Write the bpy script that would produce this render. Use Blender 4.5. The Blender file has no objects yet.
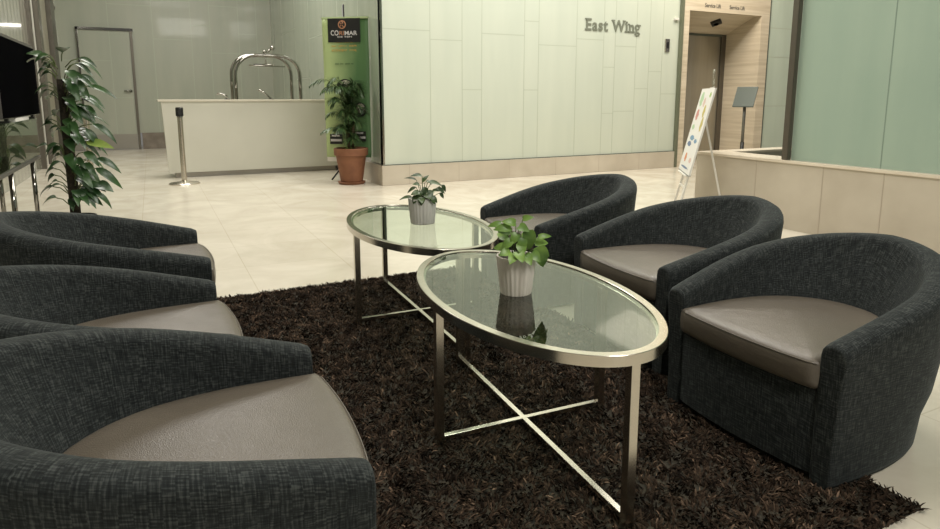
import bpy, bmesh, math, random
import numpy as np
from mathutils import Vector, Matrix
PI = math.pi
sc = bpy.context.scene
COL = sc.collection
random.seed(7)

# ------------------------------------------------------------------ camera, world, exposure, large lights
CAM_H = 1.15
PITCH = math.radians(9.24)
YAW = math.radians(26.5)
cd = bpy.data.cameras.new('camera')
cam = bpy.data.objects.new('camera', cd)
COL.objects.link(cam)
cam.location = (0, 0, CAM_H)
cam.rotation_euler = (PI/2 - PITCH, 0, -YAW)
cd.sensor_fit = 'HORIZONTAL'
cd.sensor_width = 36.0
cd.lens = 36.0*633/940
cd.shift_y = -(264.5-200)/940
cd.clip_start = 0.05
cd.clip_end = 100
sc.camera = cam

w = bpy.data.worlds.new('lobby_ambience')
sc.world = w
w.use_nodes = True
w.node_tree.nodes['Background'].inputs[0].default_value = (1.0, 0.97, 0.90, 1)
w.node_tree.nodes['Background'].inputs[1].default_value = 0.16

sc.view_settings.view_transform = 'Standard'
sc.view_settings.look = 'None'
sc.view_settings.gamma = 1
sc.view_settings.exposure = 0.2
sc.view_settings.use_curve_mapping = False

def area(name, loc, target, size, size_y, power, col=(1, 0.965, 0.895), spread=180):
    l = bpy.data.lights.new(name, 'AREA')
    l.shape = 'RECTANGLE'; l.size = size; l.size_y = size_y
    l.energy = power; l.color = col; l.spread = math.radians(spread)
    o = bpy.data.objects.new(name, l); COL.objects.link(o)
    o.location = loc
    d = Vector(target) - Vector(loc)
    o.rotation_euler = d.to_track_quat('-Z', 'Y').to_euler()
    return o
area('lobby_ceiling_light', (4.6, 5.6, 5.6), (4.6, 5.6, 0), 4.0, 3.0, 195)
area('entrance_ceiling_light', (0.6, 10.5, 5.5), (0.6, 10.5, 0), 2.4, 3.0, 230)
area('seating_ceiling_light', (0.9, 2.6, 4.9), (0.9, 2.6, 0), 1.6, 1.6, 80)
area('foreground_ceiling_light', (1.6, -1.6, 4.4), (1.2, 2.4, 0.2), 2.0, 1.0, 120)
area('lift_ceiling_light', (8.2, 6.6, 4.4), (8.7, 7.6, 0.8), 1.6, 1.0, 75, (1, 0.88, 0.72))
area('added_wall_light', (4.6, 5.0, 5.4), (4.6, 7.9, 1.6), 4.5, 0.4, 120)  # added unseen lamp that brightens the mint glass wall

# ------------------------------------------------------------------ material helpers
def mat(name, col, rough=0.5, metal=0.0, spec=0.5, coat=0.0):
    m = bpy.data.materials.new(name); m.use_nodes = True
    b = m.node_tree.nodes['Principled BSDF']
    b.inputs['Base Color'].default_value = (*col, 1)
    b.inputs['Roughness'].default_value = rough
    b.inputs['Metallic'].default_value = metal
    b.inputs['Specular IOR Level'].default_value = spec
    b.inputs['Coat Weight'].default_value = coat
    if name == 'black_screen': b.inputs['IOR'].default_value = 1.06
    return m
def N(m, t, **kw):
    n = m.node_tree.nodes.new(t)
    for k, v in kw.items():
        if k in n.inputs: n.inputs[k].default_value = v
        else: setattr(n, k, v)
    return n
def L(m, a, b): m.node_tree.links.new(a, b)
def bsdf(m): return m.node_tree.nodes['Principled BSDF']
def coords(m, scale=(1, 1, 1), kind='Object', rot=(0, 0, 0)):
    tc = N(m, 'ShaderNodeTexCoord'); mp = N(m, 'ShaderNodeMapping')
    mp.inputs['Scale'].default_value = scale
    mp.inputs['Rotation'].default_value = rot
    L(m, tc.outputs[kind], mp.inputs['Vector'])
    return mp.outputs[0]
def ramp(m, fac, c0, c1, p0=0.3, p1=0.7):
    r = N(m, 'ShaderNodeValToRGB')
    r.color_ramp.elements[0].position = p0; r.color_ramp.elements[0].color = (*c0, 1)
    r.color_ramp.elements[1].position = p1; r.color_ramp.elements[1].color = (*c1, 1)
    L(m, fac, r.inputs[0]); return r.outputs[0]
def noisy(m, c0, c1, scale=3, vec=None, detail=4, p0=0.3, p1=0.7):
    n = N(m, 'ShaderNodeTexNoise'); n.inputs['Scale'].default_value = scale
    n.inputs['Detail'].default_value = detail
    L(m, vec if vec is not None else coords(m), n.inputs['Vector'])
    c = ramp(m, n.outputs['Fac'], c0, c1, p0, p1)
    L(m, c, bsdf(m).inputs['Base Color']); return n
def bump(m, h, strength=0.3, dist=0.01):
    b = N(m, 'ShaderNodeBump'); b.inputs['Strength'].default_value = strength
    b.inputs['Distance'].default_value = dist
    L(m, h, b.inputs['Height']); L(m, b.outputs[0], bsdf(m).inputs['Normal']); return b
def mixrgb(m, fac, a, b, mode='MIX'):
    x = N(m, 'ShaderNodeMix'); x.data_type = 'RGBA'; x.blend_type = mode
    for s, v in ((x.inputs[0], fac), (x.inputs[6], a), (x.inputs[7], b)):
        if hasattr(v, 'is_output'): L(m, v, s)
        elif isinstance(v, (int, float)): s.default_value = v
        else: s.default_value = (*v, 1)
    return x.outputs[2]

# ------------------------------------------------------------------ materials
# polished cream marble floor laid in tiles
M_floor = mat('marble_floor', (0.7, 0.62, 0.5), 0.16)
v = coords(M_floor)
n1 = N(M_floor, 'ShaderNodeTexNoise'); n1.inputs['Scale'].default_value = 1.6; n1.inputs['Detail'].default_value = 9; n1.inputs['Roughness'].default_value = 0.62
L(M_floor, v, n1.inputs['Vector'])
n1.inputs['Distortion'].default_value = 1.2
c = ramp(M_floor, n1.outputs['Fac'], (0.60, 0.545, 0.445), (0.715, 0.665, 0.565), 0.32, 0.68)
br = N(M_floor, 'ShaderNodeTexBrick'); br.offset = 0.0; br.squash = 1.0
vb = coords(M_floor); vb.node.inputs['Location'].default_value = (0.15, 0.1, 0)
L(M_floor, vb, br.inputs['Vector'])
br.inputs['Scale'].default_value = 1.0; br.inputs['Brick Width'].default_value = 0.65; br.inputs['Row Height'].default_value = 0.65
br.inputs['Mortar Size'].default_value = 0.0035; br.inputs['Mortar Smooth'].default_value = 0.3
br.inputs['Color1'].default_value = (1, 1, 1, 1); br.inputs['Color2'].default_value = (0.965, 0.965, 0.96, 1); br.inputs['Mortar'].default_value = (0.84, 0.82, 0.78, 1)
L(M_floor, mixrgb(M_floor, 1.0, c, br.outputs['Color'], 'MULTIPLY'), bsdf(M_floor).inputs['Base Color'])
rr = N(M_floor, 'ShaderNodeMapRange'); rr.inputs['To Min'].default_value = 0.12; rr.inputs['To Max'].default_value = 0.28
L(M_floor, n1.outputs['Fac'], rr.inputs['Value']); L(M_floor, rr.outputs[0], bsdf(M_floor).inputs['Roughness'])

# warm limestone skirting and plinth
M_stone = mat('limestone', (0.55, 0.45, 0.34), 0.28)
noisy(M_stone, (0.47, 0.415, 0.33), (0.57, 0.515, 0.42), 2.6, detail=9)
M_stone_lit = mat('limestone_lit_cap', (0.72, 0.64, 0.52), 0.25)  # same limestone in a lighter colour, light on the top painted in
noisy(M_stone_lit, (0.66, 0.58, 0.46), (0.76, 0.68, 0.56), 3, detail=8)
M_brownstone = mat('brown_stone_skirting', (0.2, 0.17, 0.14), 0.25)
noisy(M_brownstone, (0.15, 0.125, 0.10), (0.26, 0.22, 0.18), 5, detail=8)
# travertine with horizontal bedding
M_trav = mat('travertine', (0.6, 0.5, 0.36), 0.38)
noisy(M_trav, (0.52, 0.44, 0.32), (0.68, 0.60, 0.47), 1.0, coords(M_trav, (1.2, 1.2, 26)), detail=7)

def panel_glass(name, c0, c1, rough=0.08, coat=0.6):
    m = mat(name, c0, rough, 0, 0.5, coat)
    noisy(m, c0, c1, 1.1, coords(m, (3.5, 3.5, 0.5)), detail=3)
    bsdf(m).inputs['Coat Roughness'].default_value = 0.05
    return m
M_east = panel_glass('pale_mint_backpainted_glass', (0.53, 0.575, 0.485), (0.57, 0.61, 0.515), 0.16, 0.35)
M_backg = panel_glass('grey_green_glass_panel', (0.35, 0.37, 0.30), (0.40, 0.41, 0.335), 0.3, 0.12)
M_sage = panel_glass('sage_glass_panel', (0.33, 0.43, 0.355), (0.37, 0.47, 0.385), 0.12, 0.5)
M_return = panel_glass('return_wall_glass', (0.38, 0.43, 0.345), (0.44, 0.485, 0.395))
M_palegl = panel_glass('pale_glass_panel', (0.52, 0.60, 0.50), (0.57, 0.65, 0.55))
M_seam = mat('panel_joint', (0.42, 0.46, 0.37), 0.6)
M_sjoint = mat('stone_joint', (0.44, 0.375, 0.30), 0.7)
M_gseam = mat('green_panel_joint', (0.20, 0.27, 0.22), 0.5)
M_seam_d = mat('dark_panel_joint', (0.10, 0.12, 0.10), 0.6)
M_post = mat('bronze_post', (0.16, 0.145, 0.12), 0.35, 0.7)
M_plaster = mat('ceiling_plaster', (0.75, 0.72, 0.66), 0.9)
noisy(M_plaster, (0.72, 0.69, 0.63), (0.77, 0.74, 0.68), 2)
M_leftp = mat('ribbed_glass_panel', (0.26, 0.26, 0.2), 0.15, 0, 0.5, 0.5)
wv = N(M_leftp, 'ShaderNodeTexWave'); wv.inputs['Scale'].default_value = 1.2; wv.bands_direction = 'Y'; wv.inputs['Distortion'].default_value = 1.0
L(M_leftp, coords(M_leftp, (1, 1, 0.05)), wv.inputs['Vector'])
L(M_leftp, ramp(M_leftp, wv.outputs['Fac'], (0.16, 0.165, 0.125), (0.34, 0.33, 0.27), 0.2, 0.8), bsdf(M_leftp).inputs['Base Color'])

M_lbeige = mat('beige_glass_panel', (0.38, 0.35, 0.27), 0.3)
# metals
M_chrome = mat('polished_chrome', (0.33, 0.32, 0.295), 0.07, 1.0)
M_steel = mat('brushed_steel', (0.60, 0.56, 0.49), 0.24, 1.0)
nb = N(M_steel, 'ShaderNodeTexNoise'); nb.inputs['Scale'].default_value = 60
L(M_steel, coords(M_steel, (1, 1, 8)), nb.inputs['Vector'])
bump(M_steel, nb.outputs['Fac'], 0.04, 0.001)
M_nickel = mat('brushed_nickel', (0.56, 0.525, 0.46), 0.2, 1.0)
M_kick = mat('steel_kick_plate', (0.36, 0.34, 0.30), 0.35, 0.8)
M_black = mat('black_plastic', (0.012, 0.012, 0.012), 0.4)
M_screen = mat('black_screen', (0.002, 0.002, 0.0025), 0.6, 0, 0.04)
M_bezel = mat('grey_bezel', (0.10, 0.095, 0.085), 0.45, 0.3)
M_dark = mat('dark_base', (0.01, 0.01, 0.01), 0.8)

# heathered linen upholstery: threads follow the cloth's own UV
def linen(name, lo, mid, hi):
    m = mat(name, mid, 0.92, 0, 0.25)
    bsdf(m).inputs['Sheen Weight'].default_value = 0.12
    bsdf(m).inputs['Sheen Roughness'].default_value = 0.4
    bsdf(m).inputs['Sheen Tint'].default_value = (0.6, 0.68, 0.68, 1)
    fs = []
    for s in ((250, 22, 1), (22, 250, 1)):
        n = N(m, 'ShaderNodeTexNoise'); n.inputs['Scale'].default_value = 1.0; n.inputs['Detail'].default_value = 3
        L(m, coords(m, s, 'UV'), n.inputs['Vector']); fs.append(n.outputs['Fac'])
    a = N(m, 'ShaderNodeMath', operation='ADD'); L(m, fs[0], a.inputs[0]); L(m, fs[1], a.inputs[1])
    h = N(m, 'ShaderNodeMath', operation='MULTIPLY'); L(m, a.outputs[0], h.inputs[0]); h.inputs[1].default_value = 0.5
    r = N(m, 'ShaderNodeValToRGB'); r.color_ramp.elements[0].position = 0.36; r.color_ramp.elements[1].position = 0.64
    r.color_ramp.elements[0].color = (*lo, 1); r.color_ramp.elements[1].color = (*hi, 1)
    e = r.color_ramp.elements.new(0.5); e.color = (*mid, 1)
    L(m, h.outputs[0], r.inputs[0]); L(m, r.outputs[0], bsdf(m).inputs['Base Color'])
    bump(m, h.outputs[0], 0.5, 0.002)
    return m
M_linen = linen('charcoal_teal_linen', (0.006, 0.0075, 0.008), (0.018, 0.0215, 0.0215), (0.060, 0.067, 0.064))
M_leather = mat('taupe_leather', (0.19, 0.155, 0.125), 0.34, 0, 0.5)
noisy(M_leather, (0.096, 0.080, 0.062), (0.13, 0.111, 0.087), 4, detail=6)
vo = N(M_leather, 'ShaderNodeTexVoronoi'); vo.inputs['Scale'].default_value = 320
L(M_leather, coords(M_leather), vo.inputs['Vector'])
ns = N(M_leather, 'ShaderNodeTexNoise'); ns.inputs['Scale'].default_value = 9; ns.inputs['Detail'].default_value = 5
L(M_leather, coords(M_leather), ns.inputs['Vector'])
ad = N(M_leather, 'ShaderNodeMath', operation='MULTIPLY_ADD'); L(M_leather, ns.outputs['Fac'], ad.inputs[0]); ad.inputs[1].default_value = 5.0; L(M_leather, vo.outputs['Distance'], ad.inputs[2])
bump(M_leather, ad.outputs[0], 0.22, 0.0025)

# table glass: a thin tinted sheet that mirrors at grazing angles, same law from both faces
def sheet_glass(name, tint, ior):
    m = bpy.data.materials.new(name); m.use_nodes = True
    nt = m.node_tree; nt.nodes.remove(nt.nodes['Principled BSDF'])
    out = nt.nodes['Material Output']
    tr = N(m, 'ShaderNodeBsdfTransparent'); tr.inputs[0].default_value = (*tint, 1)
    gl = N(m, 'ShaderNodeBsdfGlossy'); gl.inputs['Roughness'].default_value = 0.0; gl.inputs['Color'].default_value = (0.95, 0.99, 0.95, 1)
    fr = N(m, 'ShaderNodeFresnel'); ge = N(m, 'ShaderNodeNewGeometry')
    mr = N(m, 'ShaderNodeMapRange'); mr.inputs['To Min'].default_value = ior; mr.inputs['To Max'].default_value = 1/ior
    L(m, ge.outputs['Backfacing'], mr.inputs['Value']); L(m, mr.outputs[0], fr.inputs['IOR'])
    mx = N(m, 'ShaderNodeMixShader'); L(m, fr.outputs[0], mx.inputs[0]); L(m, tr.outputs[0], mx.inputs[1]); L(m, gl.outputs[0], mx.inputs[2])
    L(m, mx.outputs[0], out.inputs['Surface'])
    return m
M_tglass = sheet_glass('green_table_glass', (0.80, 0.865, 0.82), 1.75)
M_cglass = sheet_glass('clear_case_glass', (0.55, 0.60, 0.52), 1.9)
M_clear = sheet_glass('clear_acrylic', (0.93, 0.94, 0.92), 1.5)

M_pot_w = mat('whitewashed_ribbed_ceramic', (0.55, 0.5, 0.44), 0.7)
noisy(M_pot_w, (0.52, 0.47, 0.41), (0.82, 0.77, 0.70), 20, coords(M_pot_w, (1, 1, 0.15)), detail=5)
M_pot_g = mat('grey_ribbed_ceramic', (0.4, 0.38, 0.34), 0.7)
noisy(M_pot_g, (0.56, 0.54, 0.49), (0.74, 0.72, 0.66), 20, coords(M_pot_g, (1, 1, 0.15)), detail=5)
M_terra = mat('terracotta', (0.34, 0.13, 0.055), 0.7)
noisy(M_terra, (0.16, 0.062, 0.028), (0.24, 0.10, 0.047), 6, detail=6)
M_soil = mat('potting_soil', (0.03, 0.02, 0.013), 0.95)
def leafmat(name, a, b, scale=14, rough=0.4):
    m = mat(name, a, rough); noisy(m, a, b, scale, detail=3)
    bsdf(m).inputs['Subsurface Weight'].default_value = 0.0
    return m
M_leaf_b = leafmat('bright_pothos_leaf', (0.045, 0.12, 0.018), (0.22, 0.36, 0.065), 13)
M_leaf_d = leafmat('deep_green_leaf', (0.014, 0.036, 0.010), (0.075, 0.12, 0.035), 16)
M_leaf_dk = leafmat('dark_glossy_leaf', (0.010, 0.035, 0.010), (0.04, 0.10, 0.025), 5, 0.35)
M_leaf_y = leafmat('yellowing_leaf', (0.16, 0.26, 0.05), (0.33, 0.42, 0.10), 9)
M_palm = leafmat('palm_leaflet', (0.014, 0.040, 0.013), (0.065, 0.12, 0.035), 7)
M_stem = mat('green_stem', (0.10, 0.14, 0.04), 0.5)
M_moss = mat('moss_pole_fibre', (0.028, 0.022, 0.014), 0.95)
nm = noisy(M_moss, (0.012, 0.010, 0.006), (0.05, 0.04, 0.025), 40, detail=5); bump(M_moss, nm.outputs['Fac'], 0.8, 0.02)
M_trunk = mat('palm_trunk', (0.12, 0.085, 0.05), 0.85)

M_counter = mat('white_counter_laminate', (0.62, 0.61, 0.53), 0.35)
noisy(M_counter, (0.595, 0.585, 0.505), (0.64, 0.63, 0.55), 1.5)
M_ctop = mat('counter_top_stone', (0.70, 0.66, 0.56), 0.25)
M_rubber = mat('black_rubber', (0.015, 0.015, 0.015), 0.8)
M_whitepl = mat('white_enamel', (0.72, 0.70, 0.64), 0.4)
M_letter = mat('grey_metal_letter', (0.20, 0.215, 0.165), 0.5, 0.2)
M_ink = mat('dark_grey_ink', (0.12, 0.11, 0.09), 0.6)
M_lift = mat('bronze_lift_door', (0.30, 0.28, 0.225), 0.30, 0.6)
nl = noisy(M_lift, (0.33, 0.305, 0.245), (0.40, 0.37, 0.30), 1.0, coords(M_lift, (8, 8, 0.4)))
M_paper = mat('white_paper', (0.72, 0.71, 0.68), 0.6)
def flat(name, c, r=0.6): return mat(name, c, r)
M_bgreen = mat('banner_green', (0.35, 0.55, 0.15), 0.45)
v = coords(M_bgreen, (1, 1, 1), 'UV')
sx = N(M_bgreen, 'ShaderNodeSeparateXYZ'); L(M_bgreen, v, sx.inputs[0])
nz = N(M_bgreen, 'ShaderNodeTexNoise'); nz.inputs['Scale'].default_value = 3; L(M_bgreen, v, nz.inputs['Vector'])
mm = N(M_bgreen, 'ShaderNodeMath', operation='MULTIPLY_ADD'); L(M_bgreen, nz.outputs['Fac'], mm.inputs[0]); mm.inputs[1].default_value = 0.5; L(M_bgreen, sx.outputs['X'], mm.inputs[2])
L(M_bgreen, ramp(M_bgreen, mm.outputs[0], (0.42, 0.52, 0.24), (0.09, 0.19, 0.07), 0.35, 1.35), bsdf(M_bgreen).inputs['Base Color'])

# ------------------------------------------------------------------ mesh helpers
def link(name, me, m=None, parent=None):
    o = bpy.data.objects.new(name, me); COL.objects.link(o)
    if m is not None:
        for x in (m if isinstance(m, (list, tuple)) else [m]): me.materials.append(x)
    if parent is not None: o.parent = parent
    return o
def fin(name, bm, m=None, parent=None, smooth=False, normals=True):
    if normals: bmesh.ops.recalc_face_normals(bm, faces=bm.faces)
    me = bpy.data.meshes.new(name); bm.to_mesh(me); bm.free()
    if smooth:
        for p in me.polygons: p.use_smooth = True
    return link(name, me, m, parent)
def autosmooth(o, ang=40):
    me = o.data
    for p in me.polygons: p.use_smooth = True
    me.set_sharp_from_angle(angle=math.radians(ang))
def box(bm, x0, x1, y0, y1, z0, z1, bev=0.0, M=None, seg=2):
    t = bmesh.new()
    bmesh.ops.create_cube(t, size=1)
    for v in t.verts:
        v.co = Vector(((x0+x1)/2 + v.co.x*(x1-x0), (y0+y1)/2 + v.co.y*(y1-y0), (z0+z1)/2 + v.co.z*(z1-z0)))
    if bev > 0: bmesh.ops.bevel(t, geom=t.edges[:], offset=bev, segments=seg, affect='EDGES', clamp_overlap=True)
    if M is not None: bmesh.ops.transform(t, matrix=M, verts=t.verts)
    merge(bm, t)
def merge(bm, t):
    mp = {}
    for v in t.verts: mp[v] = bm.verts.new(v.co)
    for f in t.faces:
        try:
            g = bm.faces.new([mp[v] for v in f.verts]); g.smooth = f.smooth
        except ValueError: pass
    t.free()
def tube(bm, pts, r, seg=12, caps=True, taper=None):
    pts = [Vector(p) for p in pts]; n = len(pts)
    rings = []; prev = None
    for i, p in enumerate(pts):
        d = (pts[min(i+1, n-1)] - pts[max(i-1, 0)]).normalized()
        if prev is None:
            a = Vector((0, 0, 1)) if abs(d.z) < 0.9 else Vector((1, 0, 0))
            u = d.cross(a).normalized()
        else:
            u = (prev - d*prev.dot(d)).normalized()
        prev = u; w_ = d.cross(u)
        rad = r if taper is None else r*(1 + (taper-1)*i/(n-1))
        rings.append([bm.verts.new(p + (u*math.cos(2*PI*k/seg) + w_*math.sin(2*PI*k/seg))*rad) for k in range(seg)])
    for a, b in zip(rings, rings[1:]):
        for k in range(seg):
            f = bm.faces.new((a[k], a[(k+1) % seg], b[(k+1) % seg], b[k])); f.smooth = True
    if caps: bm.faces.new(rings[0][::-1]); bm.faces.new(rings[-1])
def lathe(bm, prof, c=(0, 0, 0), seg=40, flute=0.0, nf=0):
    rings = []
    for (r, z) in prof:
        if r < 1e-5: rings.append([bm.verts.new((c[0], c[1], c[2]+z))])
        else:
            rings.append([bm.verts.new((c[0] + (r*(1 + flute*math.cos(nf*2*PI*k/seg)))*math.cos(2*PI*k/seg), c[1] + (r*(1 + flute*math.cos(nf*2*PI*k/seg)))*math.sin(2*PI*k/seg), c[2]+z)) for k in range(seg)])
    for a, b in zip(rings, rings[1:]):
        for k in range(seg):
            k2 = (k+1) % seg
            if len(a) == 1 and len(b) == 1: continue
            if len(a) == 1: bm.faces.new((a[0], b[k], b[k2]))
            elif len(b) == 1: bm.faces.new((a[k], a[k2], b[0]))
            else: bm.faces.new((a[k], a[k2], b[k2], b[k]))
def thing(name, label, cat, loc=(0, 0, 0), rz=0.0, group=None):
    o = bpy.data.objects.new(name, None); COL.objects.link(o)
    o.location = loc; o.rotation_euler = (0, 0, rz); o.empty_display_size = 0.1
    o['label'] = label; o['category'] = cat
    if group: o['group'] = group
    return o
def tag(o, label, cat, group=None, kind=None):
    o['label'] = label; o['category'] = cat
    if group: o['group'] = group
    if kind: o['kind'] = kind
    return o
def struct(o, label=None):
    o['kind'] = 'structure'
    if label: o['label'] = label
    return o
def copy_tree(o, parent=None):
    c = o.copy(); COL.objects.link(c)
    if parent is not None: c.parent = parent
    for ch in list(o.children): copy_tree(ch, c)
    return c
def bx(name, x0, x1, y0, y1, z0, z1, m, parent=None, bev=0.0):
    bm = bmesh.new(); box(bm, x0, x1, y0, y1, z0, z1, bev)
    return fin(name, bm, m, parent)

# ------------------------------------------------------------------ the room
H = 5.9
struct(bx('floor', -1.8, 15, -3.5, 17, -0.12, 0.0, M_floor), 'polished cream marble floor laid in large square tiles')
struct(bx('ceiling', -1.8, 15, -3.5, 17, H, H+0.1, M_plaster))

def panel_wall(name, m, plane, const, t, u0, u1, z0, z1, seams_u, seams_z, ms, jw=0.012, label=None):
    """wall panel slab with its joints laid in as thin strips (children): plane 'y' -> faces -Y, 'x+' / 'x-' faces that way"""
    if plane == 'y': o = bx(name, u0, u1, const, const+t, z0, z1, m)
    elif plane == 'x+': o = bx(name, const-t, const, u0, u1, z0, z1, m)
    else: o = bx(name, const, const+t, u0, u1, z0, z1, m)
    struct(o, label)
    bm = bmesh.new(); e = 0.0008
    def strip(a0, a1, b0, b1):
        if plane == 'y': box(bm, a0, a1, const-e, const+0.004, b0, b1)
        elif plane == 'x+': box(bm, const-0.004, const+e, a0, a1, b0, b1)
        else: box(bm, const-e, const+0.004, a0, a1, b0, b1)
    for u in seams_u: strip(u-jw/2, u+jw/2, z0, z1)
    for (a, b, z) in seams_z: strip(a+jw/2, b-jw/2, z-jw/2, z+jw/2)
    if seams_u or seams_z: fin('panel_joint', bm, ms, o)
    return o
# East Wing wall: staggered vertical glass strips over a limestone skirting
EU = [3.35, 3.82, 4.12, 4.80, 5.04, 5.70, 6.20, 6.42, 6.83, 7.10, 7.37]
edges = [2.68] + EU + [7.72]
ez = {0: [2.01, 3.7], 1: [1.90, 3.3], 2: [1.25, 2.6, 4.1], 3: [2.01, 3.6], 4: [1.25, 2.21, 3.3], 5: [1.89, 3.1], 6: [2.0, 3.5], 7: [0.9, 1.6, 3.0], 8: [0.93, 1.92, 3.4], 9: [1.28, 2.7], 10: [1.55, 3.2], 11: [1.2, 2.9]}
sz = [(edges[i], edges[i+1], z) for i in ez for z in ez[i]]
panel_wall('wall_east', M_east, 'y', 7.9, 0.12, 2.68, 7.72, 0.27, H, EU, sz, M_seam, 0.011, 'pale mint glass wall of staggered tall strips carrying the lettering')
bm = bmesh.new(); box(bm, 2.64, 7.74, 7.86, 8.0, 0, 0.262, 0.004)
o = struct(fin('baseboard_east', bm, M_stone), 'beige limestone skirting of the mint glass wall')
bm = bmesh.new()
for x in (3.02, 3.75, 4.55, 5.35, 6.15, 6.95): box(bm, x-0.003, x+0.003, 7.8585, 7.87, 0, 0.262)
fin('stone_joint', bm, M_sjoint, o)
struct(bx('trim_1', 2.66, 7.74, 7.875, 7.94, 0.262, 0.272, M_seam_d))
struct(bx('trim_2', 2.665, 2.69, 7.885, 7.91, 0.272, H, M_chrome))
# return wall running back from the corner
panel_wall('wall_return', M_return, 'x-', 2.68, 0.12, 7.92, 16.0, 0.27, H, [8.9, 10.0, 10.9, 12.0, 13.2, 14.6], [(7.92, 8.9, 2.6), (8.9, 10, 1.7), (10, 10.9, 2.9), (10.9, 12, 2.2), (12, 13.2, 1.5), (13.2, 14.6, 2.5)], M_seam, 0.012, 'glass panelled side of the wall block behind the green banner')
struct(bx('baseboard_return', 2.64, 2.8, 8.0, 16.0, 0, 0.262, M_stone))
# back wall
panel_wall('wall_back', M_backg, 'y', 16.0, 0.15, -1.65, 2.9, 0.36, H, [-0.70, 0.15, 0.93, 1.33, 1.95, 2.35],
           [(-1.65, -0.70, 1.92), (-0.7, 0.15, 3.12), (0.15, 0.93, 2.42), (0.93, 1.33, 2.75), (1.33, 1.95, 2.15), (1.95, 2.35, 2.6), (2.35, 2.9, 2.0), (0.15, 0.93, 3.25), (1.33, 1.95, 3.2)], M_seam, 0.014,
           'grey green glass wall at the far back of the lobby')
struct(bx('baseboard_back', -0.22, 2.9, 15.96, 16.1, 0, 0.36, M_brownstone))
# left wall: slabs between mullions, in perspective towards the back corner
XL = -1.65
segs = [(-3.5, 10.2, M_leftp), (10.2, 12.2, M_leftp), (12.3, 13.0, M_whitepl), (13.35, 14.6, M_lbeige), (15.3, 16.0, M_return)]
lw = struct(bx('wall_left', XL-0.2, XL-0.03, -3.5, 16.15, 0, H, M_return))
for (a, b, m) in segs:
    bx('wall_panel', XL-0.035, XL, a, b, 0, H, m, lw)
for i, (a, b) in enumerate(((12.2, 12.3), (13.05, 13.35), (14.75, 15.3))):
    struct(bx('trim_%d' % (3+i), XL-0.03, XL+0.07, a, b, 0, H, M_post, None, 0.006))
struct(bx('trim_6', XL-0.01, XL+0.02, 15.3, 16.0, 2.95, 3.0, M_post))
# plinth with the sage glass wall standing on it
o = struct(bx('wall_low', 4.93, 5.22, -3.5, 4.72, 0, 0.58, M_stone), 'low beige stone plinth wall under the sage glass')
bm = bmesh.new()
for y in (4.0, 3.35, 2.86, 2.28, 1.7, 1.1, 0.5): box(bm, 4.928, 4.94, y-0.003, y+0.003, 0, 0.58)
fin('stone_joint', bm, M_sjoint, o)
struct(bx('trim_7', 4.915, 5.24, -3.5, 4.74, 0.58, 0.605, M_stone_lit, None, 0.003), 'stone cap of the low plinth wall, painted paler as if lit')
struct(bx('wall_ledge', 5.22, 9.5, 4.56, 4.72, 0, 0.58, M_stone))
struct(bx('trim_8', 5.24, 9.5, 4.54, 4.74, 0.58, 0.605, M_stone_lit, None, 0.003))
struct(bx('trim_9', 5.22, 9.5, -3.5, 4.54, 0.28, 0.34, M_seam_d))
panel_wall('wall_right', M_sage, 'x-', 4.99, 0.06, -3.5, 3.70, 0.606, H, [2.93, 1.45, 0.0], [], M_gseam, 0.008, 'sage green glass wall on the right, standing on the stone plinth')
struct(bx('trim_10', 4.94, 4.99, 3.70, 3.76, 0.606, H, M_post, None, 0.004), 'bronze metal post ending the sage glass wall')
# travertine lift portal
po = struct(bx('wall_portal', 7.74, 7.88, 7.86, 8.0, 0, H, M_trav), 'travertine portal around the service lift')
bx('lintel', 7.88, 9.75, 7.86, 8.0, 2.53, H, M_trav, po)
bx('right_jamb', 9.55, 9.75, 7.86, 8.6, 0, 2.53, M_trav, po)
bx('left_reveal', 7.74, 7.88, 8.0, 8.75, 0, 2.6, M_trav, po)
bx('right_lining', 9.555, 9.7, 8.6, 8.75, 0, 2.6, M_trav, po)
bm = bmesh.new()
vs = [bm.verts.new(p) for p in ((7.88, 7.99, 2.535), (9.56, 7.99, 2.535), (9.56, 8.62, 2.27), (7.88, 8.62, 2.27), (7.88, 7.99, 2.7), (9.56, 7.99, 2.7), (9.56, 8.62, 2.7), (7.88, 8.62, 2.7))]
for f in ((0, 1, 2, 3), (4, 5, 6, 7), (0, 1, 5, 4), (1, 2, 6, 5), (2, 3, 7, 6), (3, 0, 4, 7)): bm.faces.new([vs[i] for i in f])
fin('sloping_soffit', bm, M_trav, po)
d = struct(bx('door_2', 7.88, 8.975, 8.62, 8.66, 0, 2.27, M_lift), 'bronze grey service lift door')
bx('sliding_leaf', 8.985, 9.44, 8.63, 8.66, 0, 2.25, M_lift, d)
bx('door_frame', 9.44, 9.555, 8.60, 8.67, 0, 2.27, M_post, d)
bx('door_head', 7.88, 9.44, 8.60, 8.67, 2.235, 2.27, M_seam_d, d)
struct(bx('wall_lift_side', 7.6, 9.9, 8.75, 8.85, 0, H, M_plaster))
panel_wall('wall_pale', M_palegl, 'y', 7.9, 0.1, 9.79, 14.5, 0.0, H, [10.9, 12.0], [(9.79, 14.5, z) for z in (0.99, 1.85, 2.35, 3.4)], M_seam, 0.012)
struct(bx('trim_11', 9.75, 9.79, 7.87, 8.0, 0, H, M_seam_d))
struct(bx('trim_12', 7.70, 7.745, 7.84, 7.99, 0, H, mat('green_glass_edge', (0.14, 0.15, 0.10), 0.3)))

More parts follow.
